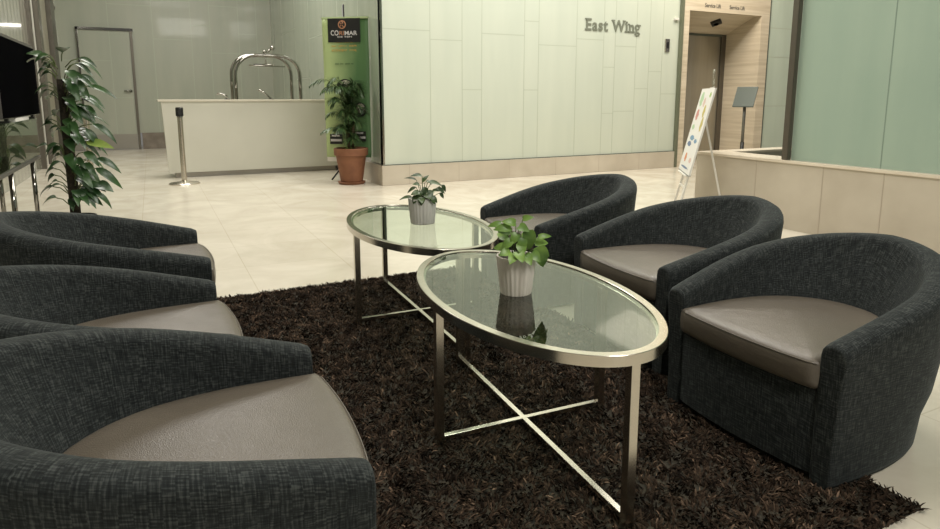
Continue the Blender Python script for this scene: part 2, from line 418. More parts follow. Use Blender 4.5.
# door in the back wall
d = struct(bx('door_1', -1.27, -0.31, 15.93, 15.97, 0.34, 2.56, M_backg), 'glass door with chrome frame and steel kick plate in the back wall')
fr = bmesh.new()
box(fr, -1.30, -1.27, 15.90, 15.98, 0, 2.61); box(fr, -1.31, -0.24, 15.90, 15.98, 2.555, 2.61)
fin('door_frame', fr, M_chrome, d)
bx('closing_jamb', -0.305, -0.255, 15.90, 15.99, 0, 2.555, M_post, d)
bx('kick_plate', -1.62, -0.31, 15.925, 15.99, 0.01, 0.345, M_kick, d)
hb = bmesh.new(); tube(hb, [(-0.37, 15.93, 1.28), (-0.37, 15.88, 1.28), (-0.50, 15.88, 1.28)], 0.014); lathe(hb, [(0, 0), (0.03, 0), (0.03, 0.012), (0, 0.012)], (0, 0, 0), 20)
for v in hb.verts:
    if v.co.y < 1: v.co = Vector((-0.37 + v.co.x, 15.93 - v.co.z, 1.28 + v.co.y))
fin('door_handle', hb, M_chrome, d)
bm = bmesh.new(); box(bm, -0.701, -0.69, 15.928, 15.94, 0.34, 2.555); box(bm, -1.27, -0.70, 15.928, 15.94, 1.915, 1.925); box(bm, -0.70, -0.31, 15.928, 15.94, 1.13, 1.14)
fin('panel_joint', bm, M_seam, d)

# unused glow material; no ceiling fixtures modelled, glass and back wall mirror the area lights
M_emit = bpy.data.materials.new('lit_diffuser'); M_emit.use_nodes = True
b = bsdf(M_emit); b.inputs['Base Color'].default_value = (0.8, 0.8, 0.8, 1); b.inputs['Emission Color'].default_value = (1, 0.93, 0.80, 1); b.inputs['Emission Strength'].default_value = 6
# ------------------------------------------------------------------ lettering
def text_parts(parent, txt, x0, x1, z0, capz, y, m, bold=0.012, ext=0.012, partname='letter', serif=False, split=True, plane=None):
    """builds txt so that it spans x0..x1 with baseline z0 and cap height capz, facing -Y"""
    cu = bpy.data.curves.new('t', 'FONT'); cu.body = txt; cu.size = 1; cu.offset = bold; cu.resolution_u = 3; cu.space_character = 1.12 if serif else 1.0
    to = bpy.data.objects.new('t', cu); COL.objects.link(to)
    bpy.context.view_layer.update()
    full = to.evaluated_get(bpy.context.evaluated_depsgraph_get()).to_mesh()
    xs = [v.co.x for v in full.vertices]; a, bb = min(xs), max(xs); to.to_mesh_clear()
    s = (x1-x0)/(bb-a); sz_ = capz/0.70
    out = []
    def span(body):
        cu.body = body; bpy.context.view_layer.update()
        me = to.evaluated_get(bpy.context.evaluated_depsgraph_get()).to_mesh()
        xs = [v.co.x for v in me.vertices]; r = (min(xs), max(xs)); to.to_mesh_clear(); return r
    def emit(body, nm, prefix):
        right = span(prefix + body)[1]
        own = span(body)[1]
        cu.body = body; bpy.context.view_layer.update()
        me = to.evaluated_get(bpy.context.evaluated_depsgraph_get()).to_mesh()
        t = bmesh.new(); t.from_mesh(me); to.to_mesh_clear()
        for v in t.verts: v.co.x += right - own
        for f in t.faces: f.smooth = False
        if not t.faces: t.free(); return
        if ext:
            r = bmesh.ops.extrude_face_region(t, geom=t.faces[:])
            for g in r['geom']:
                if isinstance(g, bmesh.types.BMVert): g.co.z += 1.0
        for v in t.verts:
            v.co = Vector((x0 + (v.co.x-a)*s, y - (v.co.z*ext if ext else 0), z0 + v.co.y*sz_))
        if serif and body == 'g':
            xx = [v.co.x for v in t.verts]; l = min(xx); c = capz; t.free(); t = bmesh.new()
            def ring(cx, cz, ro, ri, kx=1.0, seg=24):
                g = []
                for k in range(seg):
                    ca, sa = math.cos(2*PI*k/seg), math.sin(2*PI*k/seg)
                    g.append([t.verts.new((cx+r_*kx*ca, yy, cz+r_*sa)) for r_, yy in ((ro, y), (ro, y-ext), (ri, y-ext), (ri, y))])
                for k in range(seg):
                    for j in range(4): t.faces.new((g[k][j], g[k][(j+1) % 4], g[(k+1) % seg][(j+1) % 4], g[(k+1) % seg][j]))
            ring(l+0.27*c, z0+0.46*c, 0.27*c, 0.13*c); ring(l+0.30*c, z0-0.13*c, 0.18*c, 0.07*c, 1.7)
            box(t, l+0.10*c, l+0.26*c, y-ext+0.0005, y-0.0005, z0-0.02*c, z0+0.26*c)
            box(t, l+0.36*c, l+0.66*c, y-ext+0.0005, y-0.0005, z0+0.58*c, z0+0.70*c)
        if serif and body in 'EWin':
            xx = [v.co.x for v in t.verts]; l, r_ = min(xx), max(xx); h = capz
            def sb(xa, xb, za, zb): box(t, xa, xb, y-ext-0.0006, y-0.0004, za, zb)
            q = capz*0.10; wd = capz*0.11
            if body == 'E': sb(l-wd, l+wd*2, z0, z0+q*1.2); sb(l-wd, l+wd*2, z0+h-q*1.2, z0+h)
            if body == 'W': sb(l-wd*.6, l+wd*2.6, z0+h-q, z0+h); sb(r_-wd*2.4, r_+wd*.6, z0+h-q, z0+h)
            if body == 'i': sb(l-wd, l+wd*.5, z0+h*.66, z0+h*.75); sb(l-wd, r_+wd, z0, z0+q)
            if body == 'n': sb(l-wd, l+wd*.5, z0+h*.66, z0+h*.75); sb(l-wd, l+wd*2.4, z0, z0+q); sb(r_-wd*2.2, r_+wd, z0, z0+q)
        for f in t.faces: f.smooth = False
        out.append(fin(nm, t, m, parent))
    if split:
        for i, ch in enumerate(txt):
            if ch != ' ': emit(ch, partname, txt[:i])
    else: emit(txt, partname, '')
    bpy.data.objects.remove(to); bpy.data.curves.remove(cu)
    return out
t = thing('wall_lettering', 'raised grey metal lettering East Wing on the pale mint glass wall', 'sign', (6.37, 7.9, 2.15))
for o in text_parts(None, 'East Wing', 5.86, 6.89, 2.135, 0.17, 7.9, M_letter, 0.018, 0.012, serif=True):
    o.parent = t; o.matrix_parent_inverse = Matrix.Translation((-6.37, -7.9, -2.15))
for (xa, xb, lab) in ((8.20, 8.56, 'small engraved words above the lift opening, left pair'), (8.76, 9.12, 'small engraved words above the lift opening, right pair')):
    o = text_parts(None, 'Service Lift', xa, xb, 2.60, 0.062, 7.86, M_ink, 0.02, 0.003, 'lift_lettering', split=False)[0]
    tag(o, lab, 'sign', 'engraved lift words')
t = thing('call_panel', 'small steel card panel mounted high at the right end of the mint glass wall', 'wall panel', (7.46, 7.9, 1.965))
bx('face_plate', -0.045, 0.045, -0.02, 0, -0.10, 0.10, M_steel, t, 0.003); bx('reader_window', -0.02, 0.02, -0.024, -0.018, -0.05, 0.05, M_black, t)
o = bx('wall_sensor', 7.58, 7.66, 7.86, 7.9, 2.36, 2.40, M_whitepl, None, 0.004)
tag(o, 'tiny white sensor box near the right edge of the mint glass wall', 'sensor')
t = thing('soffit_camera', 'black square fitting on the sloping soffit of the lift portal', 'camera', (8.86, 8.22, 2.425))
bm = bmesh.new(); box(bm, -0.085, 0.085, -0.085, 0.085, -0.03, 0.03, 0.006, Matrix.Rotation(-0.39, 4, 'X') @ Matrix.Rotation(0.6, 4, 'Z')); fin('housing', bm, M_black, t)
bm = bmesh.new(); lathe(bm, [(0, -0.06), (0.03, -0.052), (0.042, -0.03), (0.042, -0.02)], seg=20); fin('lens_dome', bm, M_screen, t, True)

# ------------------------------------------------------------------ tub armchairs
def smooth_poly(pts, n):
    """Catmull-Rom through pts, n samples evenly by arc length"""
    P = [np.array(p, float) for p in pts]; P = [2*P[0]-P[1]] + P + [2*P[-1]-P[-2]]
    res = []
    for i in range(1, len(P)-2):
        for k in range(24):
            s = k/24
            res.append(0.5*((2*P[i]) + (-P[i-1]+P[i+1])*s + (2*P[i-1]-5*P[i]+4*P[i+1]-P[i+2])*s*s + (-P[i-1]+3*P[i]-3*P[i+1]+P[i+2])*s**3))
    res.append(P[-2]); A = np.array(res)
    dl = np.r_[0, np.cumsum(np.linalg.norm(np.diff(A, axis=0), axis=1))]
    t = np.linspace(0, dl[-1], n)
    return np.c_[np.interp(t, dl, A[:, 0]), np.interp(t, dl, A[:, 1])], t
HALF = [(0.0, -0.335), (0.143, -0.347), (0.305, -0.354), (0.458, -0.338), (0.590, -0.283), (0.692, -0.195), (0.746, -0.101), (0.763, 0.0)]
FULL = HALF + [(x, -y) for x, y in HALF[-2::-1]]
NS = 97
OUT, ARC = smooth_poly(FULL, NS)
def normals2(A):
    T = np.gradient(A, axis=0); T /= np.linalg.norm(T, axis=1)[:, None]
    return np.c_[T[:, 1], -T[:, 0]]       # outward for this winding
NRM = normals2(OUT)
H0, H1 = 0.448, 0.642
def rim_h(i):
    s = 1 - abs(2*i/(NS-1) - 1)
    return H0 + (H1-H0)*(1-(1-s)**1.36)
def back_s(i):
    s = 1 - abs(2*i/(NS-1) - 1)
    return s*s*(3-2*s)
SEAT_Z = 0.39
def inner_off(i, z):
    """inset of the inner face from the base contour at height z"""
    s = back_s(i); hh = rim_h(i)
    flare = 0.022 + 0.03*s
    th_top = 0.084
    th_low = 0.066 + 0.135*s
    k = min(1, max(0, (hh-z)/(hh-0.30)))
    return -( -flare + th_top + (th_low + flare - th_top)*k)
def chair_shell():
    bm = bmesh.new(); uv = bm.loops.layers.uv.new('UVMap')
    rings = []
    ns = list(range(NS))
    stations = [('cap', 0, 0.0, 0.012), ('cap', 0, 0.0, 0.007), ('cap', 0, 0.0025, 0.003), ('cap', 0, 0.008, 0.0008)] + [('n', i, 0, 0) for i in range(1, NS-1)] + [('cap', NS-1, 0.008, 0.0008), ('cap', NS-1, 0.0025, 0.003), ('cap', NS-1, 0.0, 0.007), ('cap', NS-1, 0.0, 0.012)]
    for (kind, i, fx, shrink) in stations:
        hh = rim_h(i); s = back_s(i)
        p = OUT[i].copy(); n = NRM[i]
        if kind == 'cap': p[0] = fx
        fl = 0.022 + 0.03*s
        zz = 0.0
        prof = [(-0.016 - 0.05*s, -0.004), (-0.006 - 0.045*s, 0.0), (-0.001 - 0.038*s, 0.02), (-0.024*s, 0.12), (0.0 + 0.2*fl, 0.20), (0.5*fl, 0.30), (0.5*fl+0.5*fl*0.55, 0.30+(hh-0.30)*0.45), (fl, hh-0.040), (fl-0.002, hh-0.022), (fl-0.009, hh-0.009), (fl-0.022, hh-0.001), (fl-0.042, hh+0.002)]
        ti = inner_off(i, hh-0.03)
        prof += [(ti+0.028, hh), (ti+0.012, hh-0.006), (ti+0.003, hh-0.018)]
        for z in (hh-0.035, hh*0.66+0.31*0.34, 0.36, 0.30): prof.append((inner_off(i, z), z))
        prof += [(inner_off(i, 0.3)-0.0, 0.10), (inner_off(i, 0.3)-0.0, 0.006)]
        P = np.array(prof)
        if shrink:
            mo = (P[:, 0].max()+P[:, 0].min())/2; mz = (P[:, 1].max()+0.0)/2
            hw_o = (P[:, 0].max()-P[:, 0].min())/2; hw_z = P[:, 1].max()/2
            P[:, 0] = mo + (P[:, 0]-mo)*(1-shrink/hw_o)
            P[:, 1] = np.where(P[:, 1] > 0.2, P[:, 1]-shrink*((P[:, 1]-0.2)/(hh-0.2)), P[:, 1])
        ring = []
        vlen = 0; prevq = None
        for (o_, z) in P:
            co = (p[0]+n[0]*o_, p[1]+n[1]*o_, z) if kind != 'cap' else (p[0], p[1]+n[1]*o_*1.0, z)
            if prevq is not None: vlen += math.hypot(o_-prevq[0], z-prevq[1])
            prevq = (o_, z)
            ring.append((bm.verts.new(co), vlen))
        u = ARC[i] + (fx if i == 0 else -fx)
        rings.append((ring, u))
    for (ra, ua), (rb, ub) in zip(rings, rings[1:]):
        K = len(ra)
        for k in range(K):
            k2 = (k+1) % K
            f = bm.faces.new((ra[k][0], ra[k2][0], rb[k2][0], rb[k][0])); f.smooth = True
            v2 = ra[k2][1] if k2 else ra[k][1]+0.1
            for lp, (uu, vv) in zip(f.loops, ((ua, ra[k][1]), (ua, v2), (ub, v2), (ub, ra[k][1]))):
                lp[uv].uv = (uu, vv)
    for ring, u in (rings[0], rings[-1]):
        f = bm.faces.new([r[0] for r in ring])
        for lp in f.loops: lp[uv].uv = (lp.vert.co.y, lp.vert.co.z)
    bmesh.ops.recalc_face_normals(bm, faces=bm.faces)
    return bm
def inner_xy(i, z, extra=0.0):
    o_ = inner_off(i, z) - extra
    return OUT[i][0]+NRM[i][0]*o_, OUT[i][1]+NRM[i][1]*o_
def cushion_mesh():
    bm = bmesh.new()
    idx = list(range(0, NS, 3))
    ol = [inner_xy(i, 0.36, -0.004) for i in idx]
    hw = abs(ol[0][1])
    # front edge, gently bowed forward of the arms
    m_ = 17
    front = []
    for k in range(1, m_):
        y = hw - 2*hw*k/m_
        front.append((-0.014 - 0.024*(1-(y/hw)**2)**0.9, y))
    ol[0] = (-0.008, ol[0][1]); ol[-1] = (-0.008, ol[-1][1])
    loop = ol + front
    C_ = np.array([0.26, 0.0]); A = np.array(loop)
    T = np.roll(A, -1, 0) - np.roll(A, 1, 0); T /= np.linalg.norm(T, axis=1)[:, None]
    Nn = np.c_[T[:, 1], -T[:, 0]]
    zs = [(0.012, 0.298), (0.002, 0.304), (0.0, 0.318), (-0.002, 0.345), (0.0, 0.370), (0.003, 0.380), (0.012, 0.388), (0.026, 0.3925)]
    rings = []
    for ins, z in zs:
        rings.append([bm.verts.new((p[0]-n[0]*ins, p[1]-n[1]*ins, z)) for p, n in zip(A, Nn)])
    B = np.array([[v.co.x, v.co.y] for v in rings[-1]])
    for s in (0.9, 0.78, 0.62, 0.45, 0.28, 0.12):
        zt = 0.3925 + 0.016*(1-s**2.2)
        rings.append([bm.verts.new((C_[0]+(q[0]-C_[0])*s, C_[1]+(q[1]-C_[1])*s, zt)) for q in B])
    K = len(loop)
    for a, b in zip(rings, rings[1:]):
        for k in range(K): bm.faces.new((a[k], a[(k+1) % K], b[(k+1) % K], b[k]))
    bm.faces.new(rings[0]); bm.faces.new(rings[-1])
    for f in bm.faces: f.smooth = True
    pip = [(p[0]-n[0]*0.002, p[1]-n[1]*0.002, 0.3805) for p, n in list(zip(A, Nn))[len(ol)-1:] + [list(zip(A, Nn))[0]]]
    return bm, pip
def front_panel():
    bm = bmesh.new(); uv = bm.loops.layers.uv.new('UVMap')
    hw = abs(inner_xy(0, 0.30)[1]) + 0.004
    m_ = 16; zs = [0.02, 0.024, 0.15, 0.285, 0.296, 0.30]
    off = [0.010, 0.0, 0.0, 0.0, 0.004, 0.012]
    g = []
    for z, of in zip(zs, off):
        row = []
        for k in range(m_+1):
            y = -hw + 2*hw*k/m_
            e = 0.006 if k in (0, m_) else 0
            row.append(bm.verts.new((0.001 + of + e - 0.022*(1-(y/hw)**2), y, z)))
        g.append(row)
    back = [[bm.verts.new((0.30, -hw + 2*hw*k/m_, z)) for k in range(m_+1)] for z in (0.02, 0.296)]
    for a, b in zip(g, g[1:]):
        for k in range(m_): bm.faces.new((a[k], a[k+1], b[k+1], b[k]))
    for k in range(m_):
        bm.faces.new((g[-1][k], g[-1][k+1], back[1][k+1], back[1][k]))
        bm.faces.new((back[0][k], back[0][k+1], g[0][k+1], g[0][k]))
        bm.faces.new((back[1][k], back[1][k+1], back[0][k+1], back[0][k]))
    for f in bm.faces:
        f.smooth = True
        for lp in f.loops: lp[uv].uv = (lp.vert.co.y, lp.vert.co.z + lp.vert.co.x)
    return bm
def seat_deck():
    bm = bmesh.new()
    vs = [bm.verts.new((*inner_xy(i, 0.30, -0.01), 0.292)) for i in range(0, NS, 4)]
    lo = [bm.verts.new((v.co.x, v.co.y, 0.26)) for v in vs]
    bm.faces.new(vs); bm.faces.new(lo[::-1]); K = len(vs)
    for k in range(K): bm.faces.new((vs[k], vs[(k+1) % K], lo[(k+1) % K], lo[k]))
    return bm
LBL = {}
def make_chair(label):
    t = thing('tub_armchair', label, 'armchair', group='tub armchairs around the two oval tables')
    sh = fin('curved_shell', chair_shell(), M_linen, t, False, False)
    for p in sh.data.polygons: p.use_smooth = len(p.vertices) == 4
    fp = fin('front_panel', front_panel(), M_linen, t); autosmooth(fp, 50)
    fin('seat_deck', seat_deck(), M_dark, t)
    cb, pip = cushion_mesh()
    c_ = fin('seat_cushion', cb, M_leather, t, True); c_['label'] = 'taupe leather seat cushion'
    bm = bmesh.new(); tube(bm, pip, 0.0018, 8); fin('piping', bm, M_leather, c_)
    for x, y in ((0.07, -0.26), (0.07, 0.26), (0.50, -0.2), (0.50, 0.2)):
        bm = bmesh.new(); lathe(bm, [(0, 0), (0.022, 0), (0.025, 0.022), (0, 0.022)], (x, y, -0.006), 14)
        fin('glide', bm, M_black, t)
    return t
CH = [ # x front, y centre, rot, scale, label
    (1.695, 1.378, 0.0, 0.98, 'charcoal tub armchair nearest the camera on the right, whole front and taupe cushion in view'),
    (1.837, 2.201, -0.071, 1.025, 'charcoal tub armchair on the right, between the nearest and the farthest one of its row'),
    (1.816, 3.145, -0.01, 1.03, 'charcoal tub armchair farthest back on the right, beside the rear oval table'),
    (0.341, 1.407, 3.107, 1.0, 'charcoal tub armchair in the bottom left corner, nearest the camera on the left'),
    (0.178, 2.209, 3.165, 1.0, 'charcoal tub armchair in the middle of the left row'),
    (0.172, 3.175, 3.166, 1.04, 'charcoal tub armchair farthest back on the left, below the tall climbing plant'),
]
ch0 = None
for (x, y, r, s, lab) in CH:
    if ch0 is None: c_ = ch0 = make_chair(lab)
    else: c_ = copy_tree(ch0); c_['label'] = lab
    c_.location = (x, y, 0.007); c_.rotation_euler = (0, 0, r); c_.scale = (s, s, s)

# ------------------------------------------------------------------ shag rug
RX0, RX1, RY0, RY1 = 0.02, 1.865, 0.885, 3.775
t = thing('shag_rug', 'dark brown shaggy rug under the two oval tables', 'rug', ((RX0+RX1)/2, (RY0+RY1)/2, 0))
bx('rug_backing', RX0-(RX0+RX1)/2, RX1-(RX0+RX1)/2, RY0-(RY0+RY1)/2, RY1-(RY0+RY1)/2, 0.0005, 0.006, M_moss, t)
M_shag = mat('dark_brown_shag', (0.03, 0.02, 0.014), 0.9, 0, 0.06)
at_ = N(M_shag, 'ShaderNodeAttribute'); at_.attribute_name = 'shade'
rp = N(M_shag, 'ShaderNodeValToRGB')
rp.color_ramp.elements[0].color = (0.008, 0.0055, 0.004, 1); rp.color_ramp.elements[1].color = (0.23, 0.155, 0.108, 1)
e = rp.color_ramp.elements.new(0.6); e.color = (0.058, 0.039, 0.027, 1)
L(M_shag, at_.outputs['Fac'], rp.inputs[0]); L(M_shag, rp.outputs[0], bsdf(M_shag).inputs['Base Color'])
rng = np.random.default_rng(3)
nb_ = 98000
bxs = rng.uniform(RX0-0.005, RX1+0.005, nb_); bys = rng.uniform(RY0-0.005, RY1+0.005, nb_)
keep = np.ones(nb_, bool)
for (x, y, r, s, lab) in CH:
    # no pile where an armchair stands
    lx = ((bxs-x)*math.cos(r)+(bys-y)*math.sin(r))/s; ly = (-(bxs-x)*math.sin(r)+(bys-y)*math.cos(r))/s
    inside = (lx > 0.0) & (lx < 0.70) & (np.abs(ly) < 0.338) & ((np.maximum(lx-0.33, 0)/0.40)**2 + (ly/0.33)**2 < 1.05)
    keep &= ~inside
TB = [(1.094, 1.772, -0.052), (1.195, 2.998, -0.03)]
TA, TBm = 0.598, 0.332
for (tx, ty, tr) in TB:
    for (u, v_) in ((0, TA-0.016), (0, -TA+0.016), (TBm-0.016, 0), (-TBm+0.016, 0)):
        px = tx + u*math.cos(tr) - v_*math.sin(tr); py = ty + u*math.sin(tr) + v_*math.cos(tr)
        keep &= ~((np.abs(bxs-px) < 0.017) & (np.abs(bys-py) < 0.017))
bxs, bys = bxs[keep], bys[keep]; nb_ = len(bxs)
# tufts: neighbouring strands lean the same way
cell = 0.034
gx = np.floor((bxs+rng.normal(0, 0.006, nb_))/cell).astype(int); gy = np.floor((bys+rng.normal(0, 0.006, nb_))/cell).astype(int)
hsh = (gx*73856093 ^ gy*19349663) & 0xffff
tab = rng.uniform(0, 1, (65536, 4))
T4 = tab[hsh]
ang = T4[:, 0]*2*PI + rng.normal(0, 0.55, nb_)
lean = 0.5 + 0.65*T4[:, 1]*rng.uniform(0.6, 1.15, nb_)
ln = rng.uniform(0.016, 0.030, nb_)
shade = np.clip(0.10 + 0.5*T4[:, 2]**1.5*0.9 + rng.normal(0, 0.20, nb_), 0, 1)
tw = rng.uniform(0, PI, nb_)
wd = rng.uniform(0.0018, 0.0036, nb_)
dx, dy = np.cos(ang), np.sin(ang)
V = np.zeros((nb_, 7, 3), np.float32)
for k, f in enumerate((0.0, 0.42, 0.78, 1.0)):
    h_ = 0.88*ln*(f - 0.44*lean*f*f); l_ = ln*lean*(f**1.6)*0.95
    cx_ = bxs + dx*l_; cy_ = bys + dy*l_; cz_ = 0.004 + np.maximum(h_, 0)
    ww = wd*(1.0, 1.1, 0.9, 0)[k]
    ox, oy = np.cos(tw)*ww, np.sin(tw)*ww
    if k < 3:
        V[:, 2*k] = np.c_[cx_-ox, cy_-oy, cz_]; V[:, 2*k+1] = np.c_[cx_+ox, cy_+oy, cz_]
    else: V[:, 6] = np.c_[cx_, cy_, cz_]
V[:, :, 0] -= (RX0+RX1)/2; V[:, :, 1] -= (RY0+RY1)/2
base = (np.arange(nb_)*7)[:, None]
q = np.concatenate([base+np.array([[0, 1, 3, 2]]), base+np.array([[2, 3, 5, 4]]), base+np.array([[4, 5, 6, 6]])], axis=1)
loops = np.concatenate([base+np.array([[0, 1, 3, 2, 2, 3, 5, 4, 4, 5, 6]])], axis=1).astype(np.int32).ravel()
ls = (np.arange(nb_)*11)[:, None] + np.array([[0, 4, 8]])
me = bpy.data.meshes.new('pile'); me.vertices.add(nb_*7); me.vertices.foreach_set('co', V.ravel())
me.loops.add(nb_*11); me.loops.foreach_set('vertex_index', loops)
me.polygons.add(nb_*3); me.polygons.foreach_set('loop_start', ls.ravel().astype(np.int32))
me.update(calc_edges=True)
a_ = me.attributes.new('shade', 'FLOAT', 'POINT'); a_.data.foreach_set('value', np.repeat(shade, 7).astype(np.float32))
o = link('pile', me, M_shag, t); o['kind'] = 'stuff'

# ------------------------------------------------------------------ oval glass tables
def ellipse_ring(a_out, b_out, wdt, z0, z1, seg=128):
    bm = bmesh.new()
    prof = [(0, z0), (0, z1-0.0015), (-0.0015, z1), (-wdt+0.001, z1), (-wdt, z1-0.001), (-wdt, z0)]
    rings = []
    for k in range(seg):
        t_ = 2*PI*k/seg
        p = Vector((b_out*math.cos(t_), a_out*math.sin(t_))); n = Vector((a_out*math.cos(t_), b_out*math.sin(t_))).normalized()
        rings.append([bm.verts.new((p.x+n.x*o_, p.y+n.y*o_, z)) for o_, z in prof])
    K = len(prof)
    for i in range(seg):
        a, b = rings[i], rings[(i+1) % seg]
        for k in range(K): bm.faces.new((a[k], a[(k+1) % K], b[(k+1) % K], b[k]))
    return bm
def sq_bar(bm, p0, p1, w_, h_, bev=0.0008, spin=0.0):
    p0, p1 = Vector(p0), Vector(p1); d_ = p1-p0
    M_ = Matrix.Translation((p0+p1)/2) @ d_.to_track_quat('X', 'Z').to_matrix().to_4x4() @ Matrix.Rotation(spin, 4, 'X')
    box(bm, -d_.length/2, d_.length/2, -w_/2, w_/2, -h_/2, h_/2, bev, M_, 1)
def make_table(label):
    t = thing('oval_coffee_table', label, 'coffee table', group='oval glass coffee tables')
    zt = 0.500
    o = fin('rim', ellipse_ring(TA, TBm, 0.026, zt-0.031, zt), M_nickel, t); autosmooth(o, 35)
    bm = bmesh.new()
    vs = [bm.verts.new(((TBm-0.025)*math.cos(2*PI*k/128), (TA-0.025)*math.sin(2*PI*k/128), zt-0.004)) for k in range(128)]
    bm.faces.new(vs)
    r_ = bmesh.ops.extrude_face_region(bm, geom=bm.faces[:])
    for g in r_['geom']:
        if isinstance(g, bmesh.types.BMVert): g.co.z -= 0.008
    # one optical surface: keep the top sheet only for reflection, sides and underside are plain transparent slots
    o = fin('glass_top', bm, [M_tglass, M_clearplain], t)
    for p in o.data.polygons: p.material_index = 0 if p.normal.z > 0.5 else 1
    o['label'] = 'greenish clear glass tabletop'
    bm = ellipse_ring(TA-0.024, TBm-0.024, 0.010, zt-0.020, zt-0.0125); fin('glass_support', bm, M_nickel, t)
    f = 0.016
    for (u, v_) in ((0, -TA+f), (TBm-f, 0), (0, TA-f), (-TBm+f, 0)):
        bm = bmesh.new(); box(bm, u-0.0135, u+0.0135, v_-0.0135, v_+0.0135, 0.0, zt-0.031, 0.001, None, 1)
        fin('leg', bm, M_nickel, t)
    bm = bmesh.new(); sq_bar(bm, (0, -TA+f+0.013, 0.0265), (0, TA-f-0.013, 0.0265), 0.018, 0.016)
    fin('stretcher', bm, M_nickel, t)
    bm = bmesh.new(); sq_bar(bm, (-TBm+f+0.013, 0, 0.0267), (TBm-f-0.013, 0, 0.0267), 0.018, 0.0158)
    fin('stretcher', bm, M_nickel, t)
    return t
M_clearplain = bpy.data.materials.new('glass_body'); M_clearplain.use_nodes = True
nt = M_clearplain.node_tree; nt.nodes.remove(nt.nodes['Principled BSDF'])
tr = nt.nodes.new('ShaderNodeBsdfTransparent'); tr.inputs[0].default_value = (0.95, 0.98, 0.955, 1); nt.links.new(tr.outputs[0], nt.nodes['Material Output'].inputs[0])
tb0 = make_table('oval glass table with nickel frame nearest the camera, holding the bright green pothos')
tb0.location = (TB[0][0], TB[0][1], 0.0065); tb0.rotation_euler.z = TB[0][2]
tb1 = copy_tree(tb0); tb1['label'] = 'rear oval glass table with nickel frame, holding the small dark leaved plant'
tb1.location = (TB[1][0], TB[1][1], 0.0065); tb1.rotation_euler.z = TB[1][2]; tb1.scale = (1.035, 1.035, 1.0)

# ------------------------------------------------------------------ plants
def leaf(bm, base, d, up, ln_, wd_, droop=0.3, fold=0.15, heart=False, seg=7):
    """one curved leaf with a midrib fold; base point, direction d, up vector"""
    d = Vector(d).normalized(); up = Vector(up); side = d.cross(up).normalized(); up = side.cross(d).normalized()
    rows = []
    for i in range(seg+1):
        s = i/seg
        if heart: w_ = wd_*0.5*(math.sin(PI*min(1, (s*0.82+0.18)))**0.8)*(1.12-0.35*s) if s < 1 else 0
        else: w_ = wd_*0.5*math.sin(PI*(s**0.75*0.97+0.03))**0.9 if s < 1 else 0
        a = droop*s
        c_ = Vector(base) + d*(ln_*s*math.cos(a*0.6)) + up*(-ln_*s*math.sin(a)*0.8)
        if w_ < 1e-4: rows.append([bm.verts.new(c_)]*3)
        else: rows.append([bm.verts.new(c_ - side*w_ + up*w_*fold*2), bm.verts.new(c_), bm.verts.new(c_ + side*w_ + up*w_*fold*2)])
    for a, b in zip(rows, rows[1:]):
        for k in (0, 1):
            vs = []
            for v_ in (a[k], a[k+1], b[k+1], b[k]):
                if v_ not in vs: vs.append(v_)
            if len(vs) > 2:
                try: f = bm.faces.new(vs); f.smooth = True
                except ValueError: pass
def ribbed_pot(t, m, r1, r0, h, m_in=None):
    bm = bmesh.new()
    lathe(bm, [(0, 0), (r0*0.96, 0), (r0, 0.004), (r0+(r1-r0)*0.5, h*0.5), (r1, h-0.004), (r1*0.985, h), (r1*0.92, h), (r1*0.9, h-0.01), (r1*0.88, h-0.02), (0, h-0.02)], seg=120, flute=0.022, nf=24)
    o = fin('pot', bm, m, t); autosmooth(o, 60)
    bm = bmesh.new(); lathe(bm, [(r1*0.89, h-0.021), (r1*0.89, h-0.014), (r1*0.5, h-0.010), (0, h-0.008)], seg=30); fin('soil', bm, M_soil, t, True)
# front table: bright pothos in a whitewashed ribbed pot
def V3(*a): return Vector(a)
r_cam = V3(math.cos(YAW), -math.sin(YAW), 0); f_cam = V3(math.sin(YAW), math.cos(YAW), 0)
t = thing('potted_pothos', 'bright green pothos in a whitewashed ribbed pot on the front glass table', 'potted plant', (1.052, 1.765, 0.5028), group='potted plants on the glass tables')
ribbed_pot(t, M_pot_w, 0.066, 0.052, 0.128)
lv = bmesh.new(); st = bmesh.new()
